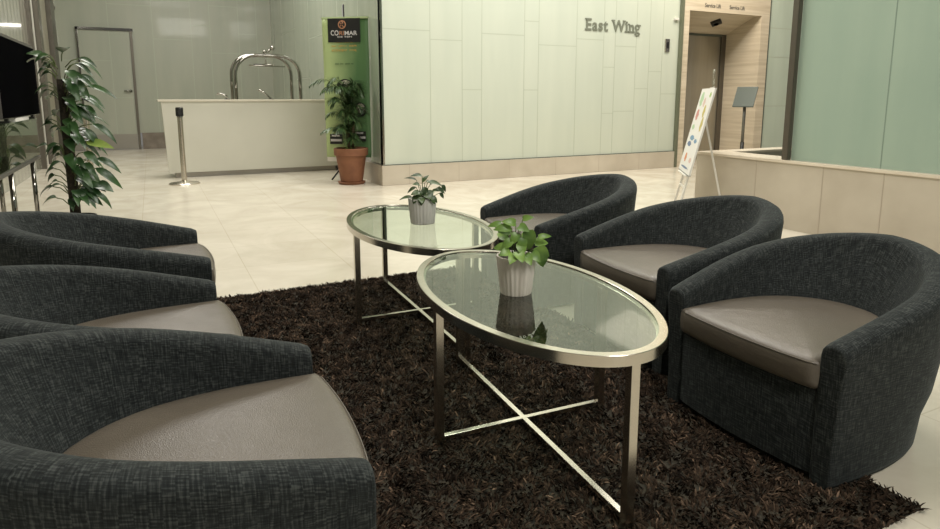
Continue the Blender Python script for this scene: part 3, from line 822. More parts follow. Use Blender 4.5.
# (camera-right, height above pot base, towards camera, dir right, dir up, dir cam, len, width)
PL = [(-0.020, 0.225, 0.02, -1, 0.15, 0.5, 0.062, 0.036), (-0.005, 0.240, 0.02, -0.8, 0.35, 0.5, 0.05, 0.034), (0.005, 0.232, 0.03, 0.5, 0.0, 0.7, 0.045, 0.036), (0.000, 0.21, 0.04, -0.5, -0.6, 0.6, 0.045, 0.036),
      (0.035, 0.222, 0.04, 0.1, -1, 0.25, 0.075, 0.052), (0.068, 0.168, 0.045, 0.35, -1, 0.15, 0.085, 0.058), (0.02, 0.195, 0.05, -0.3, -0.7, 0.5, 0.045, 0.035), (-0.02, 0.19, 0.045, -0.7, -0.5, 0.5, 0.05, 0.034),
      (0.07, 0.195, 0.02, 1, 0.2, 0.1, 0.05, 0.022), (-0.025, 0.155, 0.05, -0.6, 0.0, 0.6, 0.045, 0.036), (0.0, 0.155, 0.06, 0.2, -0.2, 0.8, 0.05, 0.042), (0.045, 0.15, 0.055, 0.5, -0.3, 0.6, 0.045, 0.04),
      (0.03, 0.175, -0.03, 0.4, 0.6, -0.5, 0.05, 0.04), (-0.03, 0.18, -0.02, -0.6, 0.4, -0.3, 0.05, 0.038), (0.06, 0.17, 0.0, 0.8, 0.1, 0.0, 0.055, 0.034), (-0.015, 0.21, 0.0, -0.7, 0.1, 0.2, 0.05, 0.034), (0.01, 0.18, 0.05, 0.1, -0.5, 0.7, 0.045, 0.04), (-0.01, 0.145, 0.062, -0.3, -0.2, 0.8, 0.045, 0.04), (0.025, 0.145, 0.062, 0.3, -0.3, 0.8, 0.045, 0.04), (-0.035, 0.16, 0.02, -0.9, 0.1, 0.2, 0.045, 0.035), (-0.05, 0.235, 0.0, -1, 0.0, 0.3, 0.05, 0.025), (0.02, 0.25, 0.0, 0.6, 0.3, 0.4, 0.04, 0.025), (0.075, 0.155, 0.02, 0.9, -0.5, 0.1, 0.05, 0.03)]
for (a, h, c_, dr, du, dc, l_, w_) in PL:
    p = r_cam*a - f_cam*c_ + V3(0, 0, h); d_ = r_cam*dr - f_cam*dc + V3(0, 0, du)
    upv = -f_cam*1.3 + V3(0, 0, 0.8)
    leaf(lv, p, d_, upv, l_*0.92, w_*0.88, 0.6, 0.14, True)
    tube(st, [V3(p.x*0.15, p.y*0.15, 0.115), V3(p.x*0.5, p.y*0.5, h*0.72+0.02), p], 0.0016, 6)
fin('foliage', lv, M_leaf_b, t, False, False); fin('stems', st, M_stem, t)
# rear table: smaller dark-leaved plant
t = thing('potted_leafy_plant', 'small dark leaved plant in a grey ribbed pot on the rear glass table', 'potted plant', (1.225, 3.01, 0.5028), group='potted plants on the glass tables')
ribbed_pot(t, M_pot_g, 0.073, 0.062, 0.132)
lv = bmesh.new(); st = bmesh.new()
PL = [(-0.05, 0.14, 0.03, -1, 0.15, 0.1, 0.10, 0.03), (-0.03, 0.225, 0.0, -0.9, 0.5, 0.1, 0.09, 0.02), (0.0, 0.245, 0.0, -0.7, 0.35, 0.4, 0.085, 0.035), (0.03, 0.215, 0.02, 1, 0.15, 0.1, 0.105, 0.04),
      (0.05, 0.17, 0.02, 1, 0.35, 0.1, 0.09, 0.03), (0.02, 0.19, 0.02, -0.2, -0.5, 0.7, 0.07, 0.045), (-0.03, 0.19, 0.02, -0.9, -0.2, 0.3, 0.075, 0.03), (-0.01, 0.165, 0.05, -0.7, 0.2, 0.5, 0.065, 0.05),
      (0.02, 0.155, 0.05, 0.6, 0, 0.7, 0.065, 0.05), (0.09, 0.16, 0.02, 0.7, -0.5, 0.2, 0.05, 0.03), (0.10, 0.20, 0.0, 0.6, -0.6, 0.2, 0.06, 0.03), (0.0, 0.21, -0.02, 0.4, 0.8, 0, 0.07, 0.03),
      (-0.02, 0.15, -0.02, -0.5, 0.4, -0.6, 0.07, 0.045), (0.03, 0.15, -0.04, 0.6, 0.4, -0.6, 0.07, 0.045), (0.05, 0.145, 0.04, 0.9, -0.5, 0.4, 0.06, 0.035), (0.0, 0.135, 0.06, 0.1, 0.0, 0.9, 0.05, 0.04), (0.04, 0.20, -0.01, 0.3, 0.4, 0.2, 0.05, 0.03), (0.0, 0.17, 0.03, -0.5, -0.3, 0.6, 0.07, 0.045), (0.03, 0.175, 0.03, 0.5, -0.4, 0.6, 0.07, 0.045), (-0.02, 0.15, 0.05, -0.5, -0.5, 0.6, 0.065, 0.05),
      (0.045, 0.15, 0.05, 0.5, -0.5, 0.5, 0.065, 0.045), (0.015, 0.21, 0.02, 0.2, 0.5, 0.5, 0.06, 0.035), (-0.01, 0.20, 0.02, -0.4, 0.4, 0.5, 0.06, 0.04), (0.0, 0.145, 0.06, 0.0, -0.6, 0.7, 0.06, 0.05), (0.075, 0.185, 0.01, 0.8, -0.2, 0.3, 0.07, 0.035)]
for (a, h, c_, dr, du, dc, l_, w_) in PL:
    p = r_cam*a - f_cam*c_ + V3(0, 0, h); d_ = r_cam*dr - f_cam*dc + V3(0, 0, du)
    leaf(lv, p, d_, -f_cam*0.7 + V3(0, 0, 1), l_*0.72, w_*0.80, 0.7, 0.12, False)
    tube(st, [V3(p.x*0.15, p.y*0.15, 0.115), V3(p.x*0.6, p.y*0.6, h*0.75+0.02), p], 0.0018, 6)
fin('foliage', lv, M_leaf_d, t, False, False); fin('stems', st, M_stem, t)

# palm in a terracotta pot before the banner
t = thing('potted_palm', 'palm in a terracotta pot standing before the green banner', 'potted plant', (2.35, 8.28, 0))
bm = bmesh.new(); lathe(bm, [(0, 0), (0.165, 0), (0.185, 0.03), (0.175, 0.032), (0, 0.032)], seg=40); fin('saucer', bm, M_terra, t)
bm = bmesh.new(); lathe(bm, [(0, 0.033), (0.14, 0.033), (0.148, 0.04), (0.200, 0.38), (0.222, 0.385), (0.228, 0.47), (0.218, 0.48), (0.205, 0.48), (0.20, 0.43), (0, 0.43)], seg=48)
o = fin('pot', bm, M_terra, t); autosmooth(o, 35)
bm = bmesh.new(); lathe(bm, [(0.205, 0.431), (0.2, 0.445), (0.1, 0.455), (0, 0.46)], seg=30); fin('soil', bm, M_soil, t, True)
bm = bmesh.new()
for k in range(5):
    a = k*1.3; tube(bm, [(0.03*math.cos(a), 0.03*math.sin(a), 0.44), (0.045*math.cos(a), 0.045*math.sin(a), 0.7), (0.06*math.cos(a), 0.06*math.sin(a), 0.95)], 0.016, 8, taper=0.6)
fin('trunk', bm, M_trunk, t)
FR = [(-1.0, 0.1, 0.62, 1.05, 0.5), (-0.75, 0.3, 0.45, 0.95, 0.5), (0.9, 0.2, 0.24, 0.95, 0.45), (0.6, 0.5, 0.24, 1.0, 0.5), (-0.3, 0.7, 0.38, 1.0, 0.45), (0.2, -0.3, 0.30, 1.05, 0.45), (-0.2, 0.2, 0.42, 1.1, 0.35), (0.45, 0.1, 0.22, 1.1, 0.35),
      (-0.9, 0.5, 0.48, 0.62, 0.25), (0.85, 0.6, 0.24, 0.66, 0.3), (-0.5, 0.9, 0.36, 0.62, 0.25), (-1, -0.1, 0.40, 0.74, 0.35), (0.9, -0.2, 0.30, 0.8, 0.35), (0.3, 0.9, 0.26, 0.55, 0.18), (0.05, 1, 0.26, 0.85, 0.2), (-0.6, 0.6, 0.40, 0.9, 0.4), (0.4, 0.7, 0.24, 1.0, 0.42), (-0.1, 0.9, 0.3, 1.02, 0.42), (-0.45, 0.2, 0.30, 0.85, 0.4), (0.7, 0.1, 0.22, 0.78, 0.4), (0.1, 0.5, 0.2, 0.7, 0.5), (-0.9, 0.2, 0.34, 1.1, 0.45), (-0.2, 0.8, 0.25, 0.62, 0.4)]
lv = bmesh.new(); st = bmesh.new()
for (dr, dc, reach, h0, rise) in [(a_, b_, c_*0.85, d_, e_*1.12) for (a_, b_, c_, d_, e_) in FR] + [(a_*0.7+0.2, b_*-0.4+0.5, c_*0.5, d_+0.05, e_*1.05) for (a_, b_, c_, d_, e_) in FR[:14]]:
    dirh = (r_cam*dr - f_cam*dc).normalized(); pts = []
    for i in range(11):
        s = i/10
        pts.append(dirh*(reach*s**1.15) + V3(0, 0, h0*0.93 + rise*math.sin(s*PI*0.66)*0.82 - 0.10*s*s))
    pts = [V3(dirh.x*0.03, dirh.y*0.03, h0*0.6)] + pts
    tube(st, pts, 0.007, 6, taper=0.25)
    for i in range(2, len(pts)):
        for sub in (0.0, 0.5):
            q_ = pts[i-1].lerp(pts[i], sub); tan = (pts[i]-pts[i-1]).normalized(); sd = tan.cross(V3(0, 0, 1)).normalized()
            L_ = 0.15*math.sin(PI*min(1, i/11.0*0.9+0.1))+0.06
            for s_ in (-1, 1): leaf(lv, q_, sd*s_*0.75 + tan*0.7 + V3(0, 0, random.uniform(-0.35, 0.1)), V3(0, 0, 1), L_*random.uniform(0.8, 1.1), 0.017, 0.5, 0.1, False, 4)
fin('fronds', lv, M_palm, t, False, False); fin('frond_stalks', st, M_stem, t)
bm = bmesh.new()
for k in range(14):
    a = k*0.9; leaf(bm, (-f_cam.x*0.10+0.01*math.cos(a), -f_cam.y*0.10+0.01*math.sin(a), 0.45), (math.cos(a), math.sin(a), 0.9), (0, 0, 1), 0.13, 0.03, 0.5, 0.15, False, 4)
o = fin('young_shoots', bm, M_leaf_y, t, False, False); o['label'] = 'yellow green young shoots'

# tall climbing plant on a moss pole at the left
t = thing('climbing_plant', 'tall climbing plant with drooping dark leaves beside the black screen', 'potted plant', (-0.665, 6.5, 0))
bm = bmesh.new(); lathe(bm, [(0, 0), (0.14, 0), (0.152, 0.02), (0.158, 0.09), (0.162, 0.11), (0.15, 0.11), (0.148, 0.10), (0, 0.10)], seg=40); fin('planter', bm, M_black, t)
bm = bmesh.new(); lathe(bm, [(0.147, 0.101), (0.1, 0.108), (0, 0.112)], seg=24); fin('soil', bm, M_soil, t)
bm = bmesh.new(); tube(bm, [(0, 0, 0.10), (0, 0, 0.8), (0.0, 0, 1.30)], 0.042, 16); fin('moss_pole', bm, M_moss, t)
lv = bmesh.new(); ly = bmesh.new(); st = bmesh.new()
rnd = random.Random(19)
CL = []
for k in range(86):
    h = 0.26 + 1.22*k/85
    side_ = rnd.choice((-1, 1, 1)); dr = side_*rnd.uniform(0.3, 1.0); dc = rnd.uniform(-0.3, 0.8); sh_ = 0.6 if side_ < 0 else 1.0
    CL.append((h, dr, dc, rnd.uniform(0.02, 0.13)*sh_, rnd.uniform(0.13, 0.22)*sh_, rnd.uniform(0.05, 0.075), rnd.uniform(-0.35, 0.15)))
CL += [(1.46, -0.5, 0.2, 0.08, 0.15, 0.10, 0.8), (1.50, 0.2, 0.2, 0.05, 0.15, 0.09, 0.9), (1.45, -0.8, 0.3, 0.10, 0.13, 0.08, 0.1), (1.22, 1, 0.1, 0.17, 0.24, 0.05, 0.05), (1.14, 1, 0.1, 0.12, 0.20, 0.06, 0.0), (1.05, 1, 0.2, 0.12, 0.15, 0.06, -0.05), (0.90, 1, 0.1, 0.19, 0.24, 0.055, -0.3),
       (0.86, 1, 0.3, 0.16, 0.20, 0.05, -0.8), (0.52, 1, 0.2, 0.20, 0.26, 0.06, -0.4), (0.60, 1, 0.0, 0.18, 0.22, 0.06, -0.2), (0.36, 1, 0.1, 0.16, 0.15, 0.11, 0.15), (0.34, 0.5, 0.5, 0.10, 0.12, 0.10, -0.2), (0.28, 0.8, 0.5, 0.10, 0.12, 0.10, 0.0), (0.36, -0.9, 0.4, 0.10, 0.13, 0.09, -0.1), (0.26, -0.8, 0.4, 0.08, 0.12, 0.09, 0.1), (0.72, -1, 0.2, 0.12, 0.14, 0.07, 0.05)]
for (h, dr, dc, pet, l_, w_, du) in CL:
    dh = (r_cam*dr - f_cam*dc).normalized(); p0 = dh*0.04 + V3(0, 0, h-0.05); p1 = dh*(0.05+pet) + V3(0, 0, h+0.02)
    tube(st, [p0, p0.lerp(p1, 0.5)+V3(0, 0, 0.02), p1], 0.0045, 6)
    leaf(lv, p1, dh + V3(0, 0, du), -f_cam*0.35*rnd.uniform(0.2, 2) + V3(rnd.uniform(-0.4, 0.4), 0, 1), l_, w_*1.2, 0.85, 0.18, False)
dh = (r_cam - f_cam*0.3).normalized()
leaf(ly, dh*0.2+V3(0, 0, 0.77), dh+V3(0, 0, -0.05), V3(0, 0, 1)-f_cam, 0.26, 0.085, 0.3, 0.12)
fin('foliage', lv, M_leaf_dk, t, False, False); o = fin('yellowing_leaf', ly, M_leaf_y, t, False, False); o['label'] = 'single yellow green leaf'
fin('stems', st, M_stem, t)

# ------------------------------------------------------------------ reception counter, barrier posts, cart
t = thing('reception_counter', 'long white reception counter in front of the back wall', 'counter', (1.3, 9.95, 0))
bm = bmesh.new()
vs = [(-1.17, 0, 1.085), (1.30, 0, 1.085), (1.30, 0.55, 1.085), (-1.17, 0.55, 1.085), (-1.13, 0.0, 0.075), (1.30, 0.0, 0.075), (1.30, 0.55, 0.075), (-1.13, 0.55, 0.075)]
V_ = [bm.verts.new(p) for p in vs]
for f in ((0, 1, 2, 3), (4, 5, 6, 7), (0, 1, 5, 4), (1, 2, 6, 5), (2, 3, 7, 6), (3, 0, 4, 7)): bm.faces.new([V_[i] for i in f])
fin('body', bm, M_counter, t)
bx('worktop', -1.215, 1.31, -0.03, 0.58, 1.085, 1.115, M_ctop, t, 0.004)
bx('toe_kick', -1.05, 1.28, 0.06, 0.5, 0.0, 0.075, M_kick, t)

def barrier(x, y, lab):
    t = thing('barrier_post', lab, 'barrier post', (x, y, 0), group='steel queue barrier posts')
    bm = bmesh.new(); lathe(bm, [(0, 0), (0.190, 0), (0.193, 0.008), (0.182, 0.018), (0.06, 0.034), (0.036, 0.05), (0, 0.05)], seg=40); o = fin('base', bm, M_steel, t); autosmooth(o, 40)
    bm = bmesh.new(); lathe(bm, [(0.034, 0.045), (0.034, 0.90), (0, 0.90)], seg=28); o = fin('post', bm, M_steel, t); autosmooth(o, 40)
    bm = bmesh.new(); lathe(bm, [(0.036, 0.90), (0.048, 0.905), (0.048, 1.0), (0.042, 1.015), (0, 1.018)], seg=28)
    box(bm, -0.022, 0.022, -0.062, -0.03, 0.925, 0.985, 0.003); o = fin('belt_head', bm, M_black, t)
    bm = bmesh.new(); lathe(bm, [(0.0375, 0.885), (0.0375, 0.90), (0.034, 0.90)], seg=28); fin('collar', bm, M_chrome, t)
barrier(0.33, 9.25, 'steel barrier post with black belt head in front of the white counter')
barrier(-0.74, 9.3, 'steel barrier post mostly hidden behind the tall climbing plant')

t = thing('luggage_cart', 'chrome luggage cart with arched rails behind the white counter', 'luggage cart', (1.79, 11.6, 0))
def arch(y, x0, x1, top, r=0.029):
    pts = [(x0, y, 0.32)]; R_ = 0.33
    for k in range(9):
        a = PI - k*PI/16; pts.append((x0+R_+R_*math.cos(a), y, top-R_+R_*math.sin(a)))
    for k in range(9):
        a = PI/2 - k*PI/16; pts.append((x1-R_+R_*math.cos(a), y, top-R_+R_*math.sin(a)))
    pts.append((x1, y, 0.32))
    bm = bmesh.new(); tube(bm, pts, r, 14); return bm
fin('arch_rail', arch(-0.28, -0.50, 0.56, 1.84), M_chrome, t); fin('arch_rail', arch(0.28, -0.50, 0.52, 1.87), M_chrome, t)
bm = bmesh.new(); tube(bm, [(-0.02, -0.28, 1.835), (-0.02, 0.28, 1.865)], 0.02); fin('cross_tube', bm, M_chrome, t)
bm = bmesh.new(); tube(bm, [(0.0, -0.28, 1.84), (0.0, -0.28, 1.90)], 0.014); tube(bm, [(0.03, -0.27, 1.90), (0.09, -0.27, 1.95)], 0.02)
t2 = bmesh.new(); bmesh.ops.create_uvsphere(t2, u_segments=20, v_segments=14, radius=0.042)
bmesh.ops.translate(t2, verts=t2.verts, vec=(0.12, -0.27, 1.97)); merge(bm, t2)
t2 = bmesh.new(); bmesh.ops.create_uvsphere(t2, u_segments=20, v_segments=14, radius=0.034)
bmesh.ops.translate(t2, verts=t2.verts, vec=(-0.01, -0.27, 1.90)); merge(bm, t2)
fin('ball_finial', bm, M_chrome, t, True)
bm = bmesh.new(); tube(bm, [(0.0, -0.28, 1.83), (0.0, -0.28, 1.67)], 0.012); tube(bm, [(-0.28, -0.33, 1.67), (0.32, -0.23, 1.665)], 0.012); tube(bm, [(-0.17, -0.1, 1.70), (0.12, -0.42, 1.68)], 0.010); fin('hanger_bar', bm, M_chrome, t)
bm = bmesh.new(); box(bm, -0.66, 0.66, -0.34, 0.34, 0.24, 0.32, 0.02); fin('deck', bm, flat('dark_red_carpet', (0.10, 0.02, 0.02), 0.95), t)
bm = bmesh.new(); tube(bm, [(-0.66, -0.34, 0.28), (0.66, -0.34, 0.28), (0.66, 0.34, 0.28), (-0.66, 0.34, 0.28), (-0.66, -0.34, 0.28)], 0.022); fin('bumper', bm, M_rubber, t)
for (x, y) in ((-0.5, -0.25), (0.5, -0.25), (-0.5, 0.25), (0.5, 0.25)):
    bm = bmesh.new(); t2 = bmesh.new(); bmesh.ops.create_cone(t2, cap_ends=True, segments=24, radius1=0.10, radius2=0.10, depth=0.045)
    bmesh.ops.rotate(t2, verts=t2.verts, matrix=Matrix.Rotation(PI/2, 3, 'X')); bmesh.ops.translate(t2, verts=t2.verts, vec=(x, y, 0.10)); merge(bm, t2)
    box(bm, x-0.02, x+0.02, y-0.03, y+0.03, 0.19, 0.25)
    fin('wheel', bm, M_rubber, t)
# two slim chrome arms that reach up from equipment on the counter
for (x, pts, lab) in ((1.02, [(0, 0, 0), (0, 0, 0.04), (-0.04, 0, 0.06), (-0.13, 0, 0.075)], 'small bent chrome bar on the white counter left of the arched cart'),
                      (1.66, [(0, 0, 0), (0, 0, 0.0), (-0.10, 0.02, 0.10), (-0.17, 0.02, 0.13)], 'slanting chrome bar on the white counter under the arched cart')):
    bm = bmesh.new(); tube(bm, [(p[0], p[1], p[2]+0.004) for p in pts if True][0:1] + [(p[0], p[1], p[2]+0.012) for p in pts[1:]], 0.016, 10); box(bm, -0.04, 0.04, -0.03, 0.03, 0, 0.008)
    o = fin('chrome_bar', bm, M_chrome); o.location = (x, 10.2, 1.1152)
    tag(o, lab, 'bar', 'chrome bars on the counter')

# ------------------------------------------------------------------ banner
bc = Vector((2.40, 8.56, 0)); bdir = Vector((2.66-2.14, 8.37-8.75, 0)).normalized(); BW = 0.635
brot = math.atan2(bdir.y, bdir.x)
t = thing('roll_up_banner', 'green roll up banner with a black logo box behind the potted palm', 'banner', bc, brot)
bm = bmesh.new(); uv = bm.loops.layers.uv.new('UVMap')
nx, nz_ = 12, 24; g = {}
for k in range(nz_+1):
    for i in range(nx+1):
        g[i, k] = bm.verts.new((-BW/2+BW*i/nx, 0.006*math.sin(k*0.5)-0.012*math.cos(PI*i/nx), 0.33+1.86*k/nz_))
for k in range(nz_):
    for i in range(nx):
        f = bm.faces.new((g[i, k], g[i+1, k], g[i+1, k+1], g[i, k+1])); f.smooth = True
        for lp, (a, b_) in zip(f.loops, ((i, k), (i+1, k), (i+1, k+1), (i, k+1))): lp[uv].uv = (a/nx, b_/nz_)
r_ = bmesh.ops.extrude_face_region(bm, geom=bm.faces[:])
for q_ in r_['geom']:
    if isinstance(q_, bmesh.types.BMVert): q_.co.y += 0.003
pn = fin('printed_panel', bm, M_bgreen, t)
bx('top_rail', -BW/2-0.01, BW/2+0.01, -0.02, 0.02, 2.18, 2.205, mat('pale_green_rail', (0.45, 0.55, 0.3), 0.4), t, 0.004)
bx('bottom_strip', -BW/2+0.01, BW/2-0.01, -0.016, 0.016, 0.27, 0.33, M_whitepl, t)
bm = bmesh.new(); tube(bm, [(-0.03, 0.03, 0.05), (-0.03, 0.03, 2.37)], 0.014, 10); fin('support_pole', bm, M_black, t)
bm = bmesh.new(); tube(bm, [(-0.03, 0.03, 0.30), (-0.24, -0.05, 0.015)], 0.012, 8); tube(bm, [(-0.03, 0.03, 0.30), (0.16, -0.02, 0.015)], 0.012, 8); tube(bm, [(-0.03, 0.03, 0.30), (-0.08, 0.14, 0.015)], 0.012, 8); fin('tripod_feet', bm, M_black, t)
lg = bx('logo_box', -0.235, 0.215, -0.024, -0.014, 1.875, 2.185, M_black, pn)
def textp(txt, x0, x1, z0, cz, y, m, nm, bold=0.0):
    for o in text_parts(None, txt, x0, x1, z0, cz, y, m, bold, 0.001, nm, split=False): o.parent = pn
M_wtxt = flat('white_print', (0.62, 0.60, 0.60)); M_cu = flat('copper_print', (0.42, 0.20, 0.11)); M_or = flat('orange_print', (0.55, 0.33, 0.08)); M_dg = flat('dark_green_print', (0.02, 0.06, 0.02))
textp('CO', -0.195, -0.085, 1.965, 0.066, -0.0245, M_wtxt, 'logo_text', 0.01); textp('RI', -0.075, -0.012, 1.967, 0.055, -0.0245, M_cu, 'logo_text', 0.01); textp('MAR', 0.0, 0.175, 1.967, 0.055, -0.0245, M_wtxt, 'logo_text', 0.01)
textp('DE TEN', -0.10, 0.10, 1.935, 0.020, -0.0245, M_wtxt, 'small_text', 0.01)
def disc(r0, r1, x, z, y, m, nm, sx=1.0, seg=28):
    bm = bmesh.new()
    o_ = [bm.verts.new((x+r1*sx*math.cos(2*PI*k/seg), y, z+r1*math.sin(2*PI*k/seg))) for k in range(seg)]
    if r0 > 0:
        i_ = [bm.verts.new((x+r0*sx*math.cos(2*PI*k/seg), y, z+r0*math.sin(2*PI*k/seg))) for k in range(seg)]
        for k in range(seg): bm.faces.new((o_[k], o_[(k+1) % seg], i_[(k+1) % seg], i_[k]))
    else: bm.faces.new(o_)
    return fin(nm, bm, m, pn)
disc(0.042, 0.056, -0.035, 2.105, -0.0246, M_cu, 'logo_ring')
bm = bmesh.new()
for (a0, r0, a1, r1) in ((0.3, 0.01, 1.6, 0.042), (2.0, 0.01, 2.6, 0.04), (3.4, 0.008, 4.0, 0.042), (5.0, 0.01, 5.5, 0.04)):
    tube(bm, [(-0.035+r0*math.cos(a0), -0.0245, 2.105+r0*math.sin(a0)), (-0.035+0.6*r1*math.cos((a0+a1)/2), -0.0245, 2.105+0.6*r1*math.sin((a0+a1)/2)), (-0.035+r1*math.cos(a1), -0.0245, 2.105+r1*math.sin(a1))], 0.006, 6)
fin('logo_motif', bm, M_cu, pn)
# three lines of small orange print, illegible in the photograph: word-like dashes
rnd = random.Random(5)
for z, h_, words in ((1.868, 0.014, ((-0.15, -0.03), (0.0, 0.12))), (1.815, 0.022, ((-0.19, -0.12), (-0.09, 0.03), (0.06, 0.16))), (1.755, 0.028, ((-0.19, 0.03), (0.06, 0.155)))):
    for (a, b_) in words:
        x = a; bm = bmesh.new()
        while x < b_-0.008:
            ww = rnd.uniform(0.007, 0.012); z0_ = z+rnd.choice((0, 0, h_*0.25)); box(bm, x, x+ww*0.45, -0.0165, -0.0150, z0_, z+h_)
            if rnd.random() < 0.6: box(bm, x, x+ww*0.9, -0.0166, -0.0151, z+h_*rnd.choice((0, 0.45, 0.8)), z+h_*rnd.choice((0.2, 0.6, 1.0))+0.002)
            x += ww+0.005
        fin('printed_word', bm, M_or, pn)
for (a, b_) in ((-0.15, -0.10), (-0.085, -0.035), (-0.01, 0.06), (0.075, 0.11)):
    x = a; bm = bmesh.new()
    while x < b_: box(bm, x, x+0.005, -0.0165, -0.0150, 1.585, 1.598); x += 0.009
    fin('small_print', bm, M_dg, pn)
# pictures in the lower half: dark bowls with pale contents
for (x, z, r, sx_) in ((-0.02, 1.30, 0.09, 1.6), (0.18, 0.98, 0.10, 1.2)):
    disc(0, r, x, z, -0.0185, M_black, 'dish_picture', sx_*0.8); disc(0, r*0.62, x+0.01, z+r*0.2, -0.0195, flat('pale_food_print', (0.55, 0.50, 0.42)), 'dish_picture', sx_*0.8)
for (x, z) in ((-0.17, 0.56), (0.17, 0.60)):
    bm = bmesh.new()
    for k, m_ in enumerate((0, 1, 0, 1)): box(bm, x-0.09, x+0.09, -0.019, -0.017, z+0.035*k-0.05, z+0.035*k-0.018)
    fin('stack_picture', bm, M_black, pn)
    bm = bmesh.new(); box(bm, x-0.08, x+0.08, -0.0205, -0.0192, z-0.012, z+0.018); box(bm, x-0.06, x+0.05, -0.0205, -0.0192, z+0.055, z+0.075); fin('stack_picture', bm, M_wtxt, pn)

# ------------------------------------------------------------------ easel with poster, tablet stand
ed = Vector((0.602, 0.7986, 0)); en = Vector((-0.7986, 0.602, 0))     # board direction, visible face normal
t = thing('display_easel', 'white easel holding a poster, between the lift and the stone plinth', 'easel', (4.50, 4.56, 0), math.atan2(ed.y, ed.x))
# local: +x along board, +y = face normal, leans towards -y with height
lean_ = 0.235
def ept(x, z, off=0.0): return (x, 0.0 - lean_*z + off, z)
for x0, x1 in ((-0.16, -0.05), (0.20, 0.07)):
    bm = bmesh.new(); sq_bar(bm, ept(x0, 0.0), ept(x1, 1.24), 0.022, 0.016); fin('leg', bm, M_whitepl, t)
bm = bmesh.new(); sq_bar(bm, (0.02, -lean_*1.0-0.01, 0.95), (-0.04, -0.46, 0.0), 0.022, 0.016); fin('leg', bm, M_whitepl, t)
bm = bmesh.new(); sq_bar(bm, ept(-0.20, 0.42, 0.03), ept(0.26, 0.42, 0.03), 0.03, 0.012); sq_bar(bm, ept(-0.13, 0.30), ept(0.16, 0.30), 0.022, 0.012); fin('ledge', bm, M_whitepl, t)
bm = bmesh.new(); sq_bar(bm, ept(-0.04, 1.20), ept(0.07, 1.20), 0.03, 0.012)
tube(bm, [(0.01, -lean_*1.24, 1.21), (-0.02, -lean_*1.26, 1.27), (0.05, -lean_*1.29, 1.28), (0.05, -lean_*1.31, 1.34), (0.09, -lean_*1.34, 1.40)], 0.012, 8); fin('top_clip', bm, M_clear, t)
pb = thing('poster_board', 'tall white poster with coloured drawings resting on the white easel', 'poster', (4.50, 4.56, 0), math.atan2(ed.y, ed.x))
def board(x0, x1, z0, z1, off0, off1, m, nm, parent, shear=0.0):
    bm = bmesh.new()
    vs = [bm.verts.new((x, -lean_*z + o_, z)) for (x, z, o_) in ((x0, z0, off0), (x1, z0, off0), (x1, z1, off0), (x0, z1, off0), (x0, z0, off1), (x1, z0, off1), (x1, z1, off1), (x0, z1, off1))]
    for f in ((0, 1, 2, 3), (4, 5, 6, 7), (0, 1, 5, 4), (1, 2, 6, 5), (2, 3, 7, 6), (3, 0, 4, 7)): bm.faces.new([vs[i] for i in f])
    return fin(nm, bm, m, parent)
bd = board(-0.30, 0.36, 0.435, 1.23, 0.014, 0.030, M_paper, 'board', pb)
board(-0.30, 0.36, 0.430, 0.4345, 0.008, 0.032, M_seam_d, 'lower_edge_strip', pb)
cols = [(0.30, 0.45, 0.12), (0.50, 0.42, 0.12), (0.55, 0.25, 0.22), (0.15, 0.28, 0.42), (0.60, 0.22, 0.10), (0.40, 0.55, 0.35), (0.62, 0.45, 0.40), (0.12, 0.18, 0.30)]
cm = [flat('poster_ink', c_) for c_ in cols]
for (x, z, w_, h_, k) in ((0.20, 1.13, 0.16, 0.14, 5), (0.02, 1.10, 0.10, 0.09, 6), (-0.10, 1.02, 0.10, 0.12, 1), (-0.16, 0.90, 0.10, 0.14, 1), (0.20, 0.98, 0.14, 0.11, 2), (0.22, 0.86, 0.14, 0.05, 5), (0.10, 0.76, 0.22, 0.05, 3), (0.16, 0.70, 0.20, 0.05, 7), (-0.12, 0.74, 0.14, 0.04, 3), (0.14, 0.57, 0.10, 0.09, 4), (-0.14, 0.56, 0.12, 0.05, 6), (-0.18, 1.17, 0.08, 0.05, 0), (0.05, 0.48, 0.40, 0.02, 7)):
    bm = bmesh.new(); seg = 14
    vs = [bm.verts.new((x+w_/2*math.cos(2*PI*i/seg)*(1+0.25*math.sin(3*i)), -lean_*(z+h_/2*math.sin(2*PI*i/seg))+0.0312, z+h_/2*math.sin(2*PI*i/seg))) for i in range(seg)]
    bm.faces.new(vs); fin('coloured_drawing', bm, cm[k], bd)

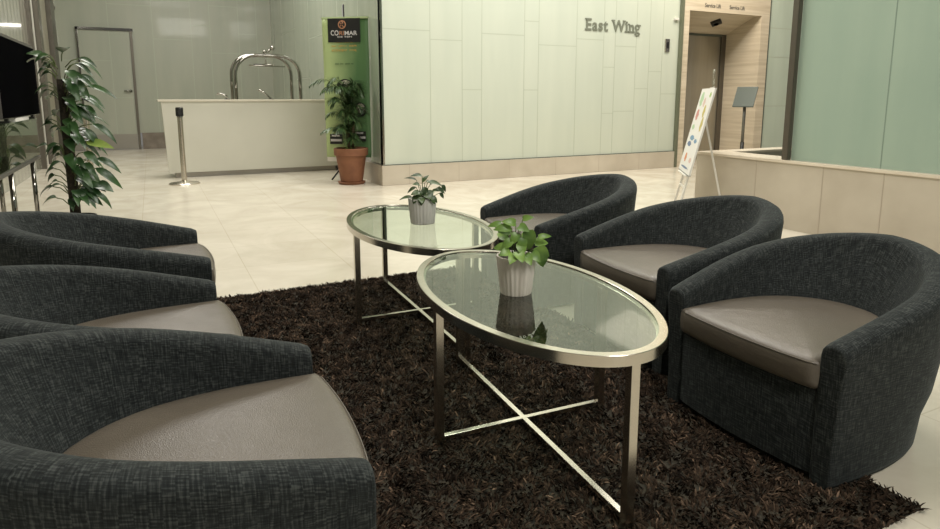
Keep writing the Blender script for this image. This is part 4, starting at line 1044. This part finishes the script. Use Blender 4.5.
t = thing('tablet_stand', 'grey tablet display on a slim floor pole beside the lift', 'display stand', (8.50, 7.2, 0), 0.0)
bm = bmesh.new(); lathe(bm, [(0, 0), (0.17, 0), (0.17, 0.012), (0.03, 0.02), (0, 0.02)], seg=32); fin('base', bm, M_black, t)
bm = bmesh.new(); tube(bm, [(0, 0, 0.43), (0, 0, 1.12)], 0.024, 14); fin('pole', bm, mat('grey_pole', (0.16, 0.16, 0.14), 0.4, 0.5), t)
bm = bmesh.new(); tube(bm, [(0, 0, 0.02), (0, 0, 0.43)], 0.030, 14); o = fin('lower_sleeve', bm, M_black, t); o['label'] = 'black lower sleeve'
Mh = Matrix.Translation((-0.02, -0.03, 1.15)) @ Matrix.Rotation(math.radians(-38), 4, 'X') @ Matrix.Rotation(math.radians(0), 4, 'Z')
bm = bmesh.new(); box(bm, -0.16, 0.16, -0.012, 0.012, -0.19, 0.19, 0.004, Matrix.Translation((0, 0, 1.15)) @ Matrix.Rotation(-1.15, 4, 'Z') @ Matrix.Rotation(-0.6, 4, 'X')); hd = fin('display_head', bm, mat('grey_display_back', (0.075, 0.09, 0.08), 0.4, 0.3), t)
bm = bmesh.new(); box(bm, -0.05, 0.05, 0.012, 0.03, -0.06, 0.04, 0.004, Matrix.Translation((0, 0, 1.15)) @ Matrix.Rotation(-1.15, 4, 'Z') @ Matrix.Rotation(-0.6, 4, 'X')); fin('mounting_bracket', bm, M_black, hd)

# ------------------------------------------------------------------ screen on a glass console at the left
t = thing('glass_console', 'glass sided console with chrome legs at the far left under the black screen', 'console', (-1.07, 5.6, 0))
bx('top_shelf', -0.15, 0.165, -1.3, 1.12, 0.955, 0.967, M_cglass, t)
bx('side_glass', 0.155, 0.163, -1.3, 1.08, 0.655, 0.953, M_cglass, t)
bx('lower_shelf', -0.15, 0.17, -1.3, 1.08, 0.62, 0.645, M_bezel, t, 0.003)
for (x, y) in ((0.12, 0.0), (0.12, 0.95), (-0.12, -1.1), (-0.12, 0.95), (0.12, -1.2)):
    bm = bmesh.new(); tube(bm, [(x, y, 0), (x, y, 0.62)], 0.018, 14); fin('leg', bm, M_chrome, t)
for (x, y) in ((-0.13, 1.05), (-0.13, -1.25)):
    bm = bmesh.new(); tube(bm, [(x, y, 0.646), (x, y, 0.954)], 0.01, 10); fin('shelf_support', bm, M_chrome, t)
t = thing('display_screen', 'black flat screen at the far left edge standing on the glass console', 'screen', (-0.91, 6.16, 0.968))
bx('screen_case', -0.035, 0.0, -0.85, 0.78, 0.03, 0.63, M_bezel, t, 0.004)
bx('dark_glass', 0.0, 0.004, -0.84, 0.77, 0.035, 0.605, M_screen, t)
for yy in (-0.62, 0.50):
    bx('foot', -0.12, 0.0, yy-0.03, yy+0.03, 0.0, 0.012, M_black, t); bx('neck', -0.03, -0.008, yy-0.02, yy+0.02, 0.012, 0.04, M_black, t)
o = bx('paper_stack', -1.06, -0.912, 5.78, 6.36, 0.9675, 0.994, M_paper); tag(o, 'stack of white papers lying on the glass console under the black screen', 'papers')
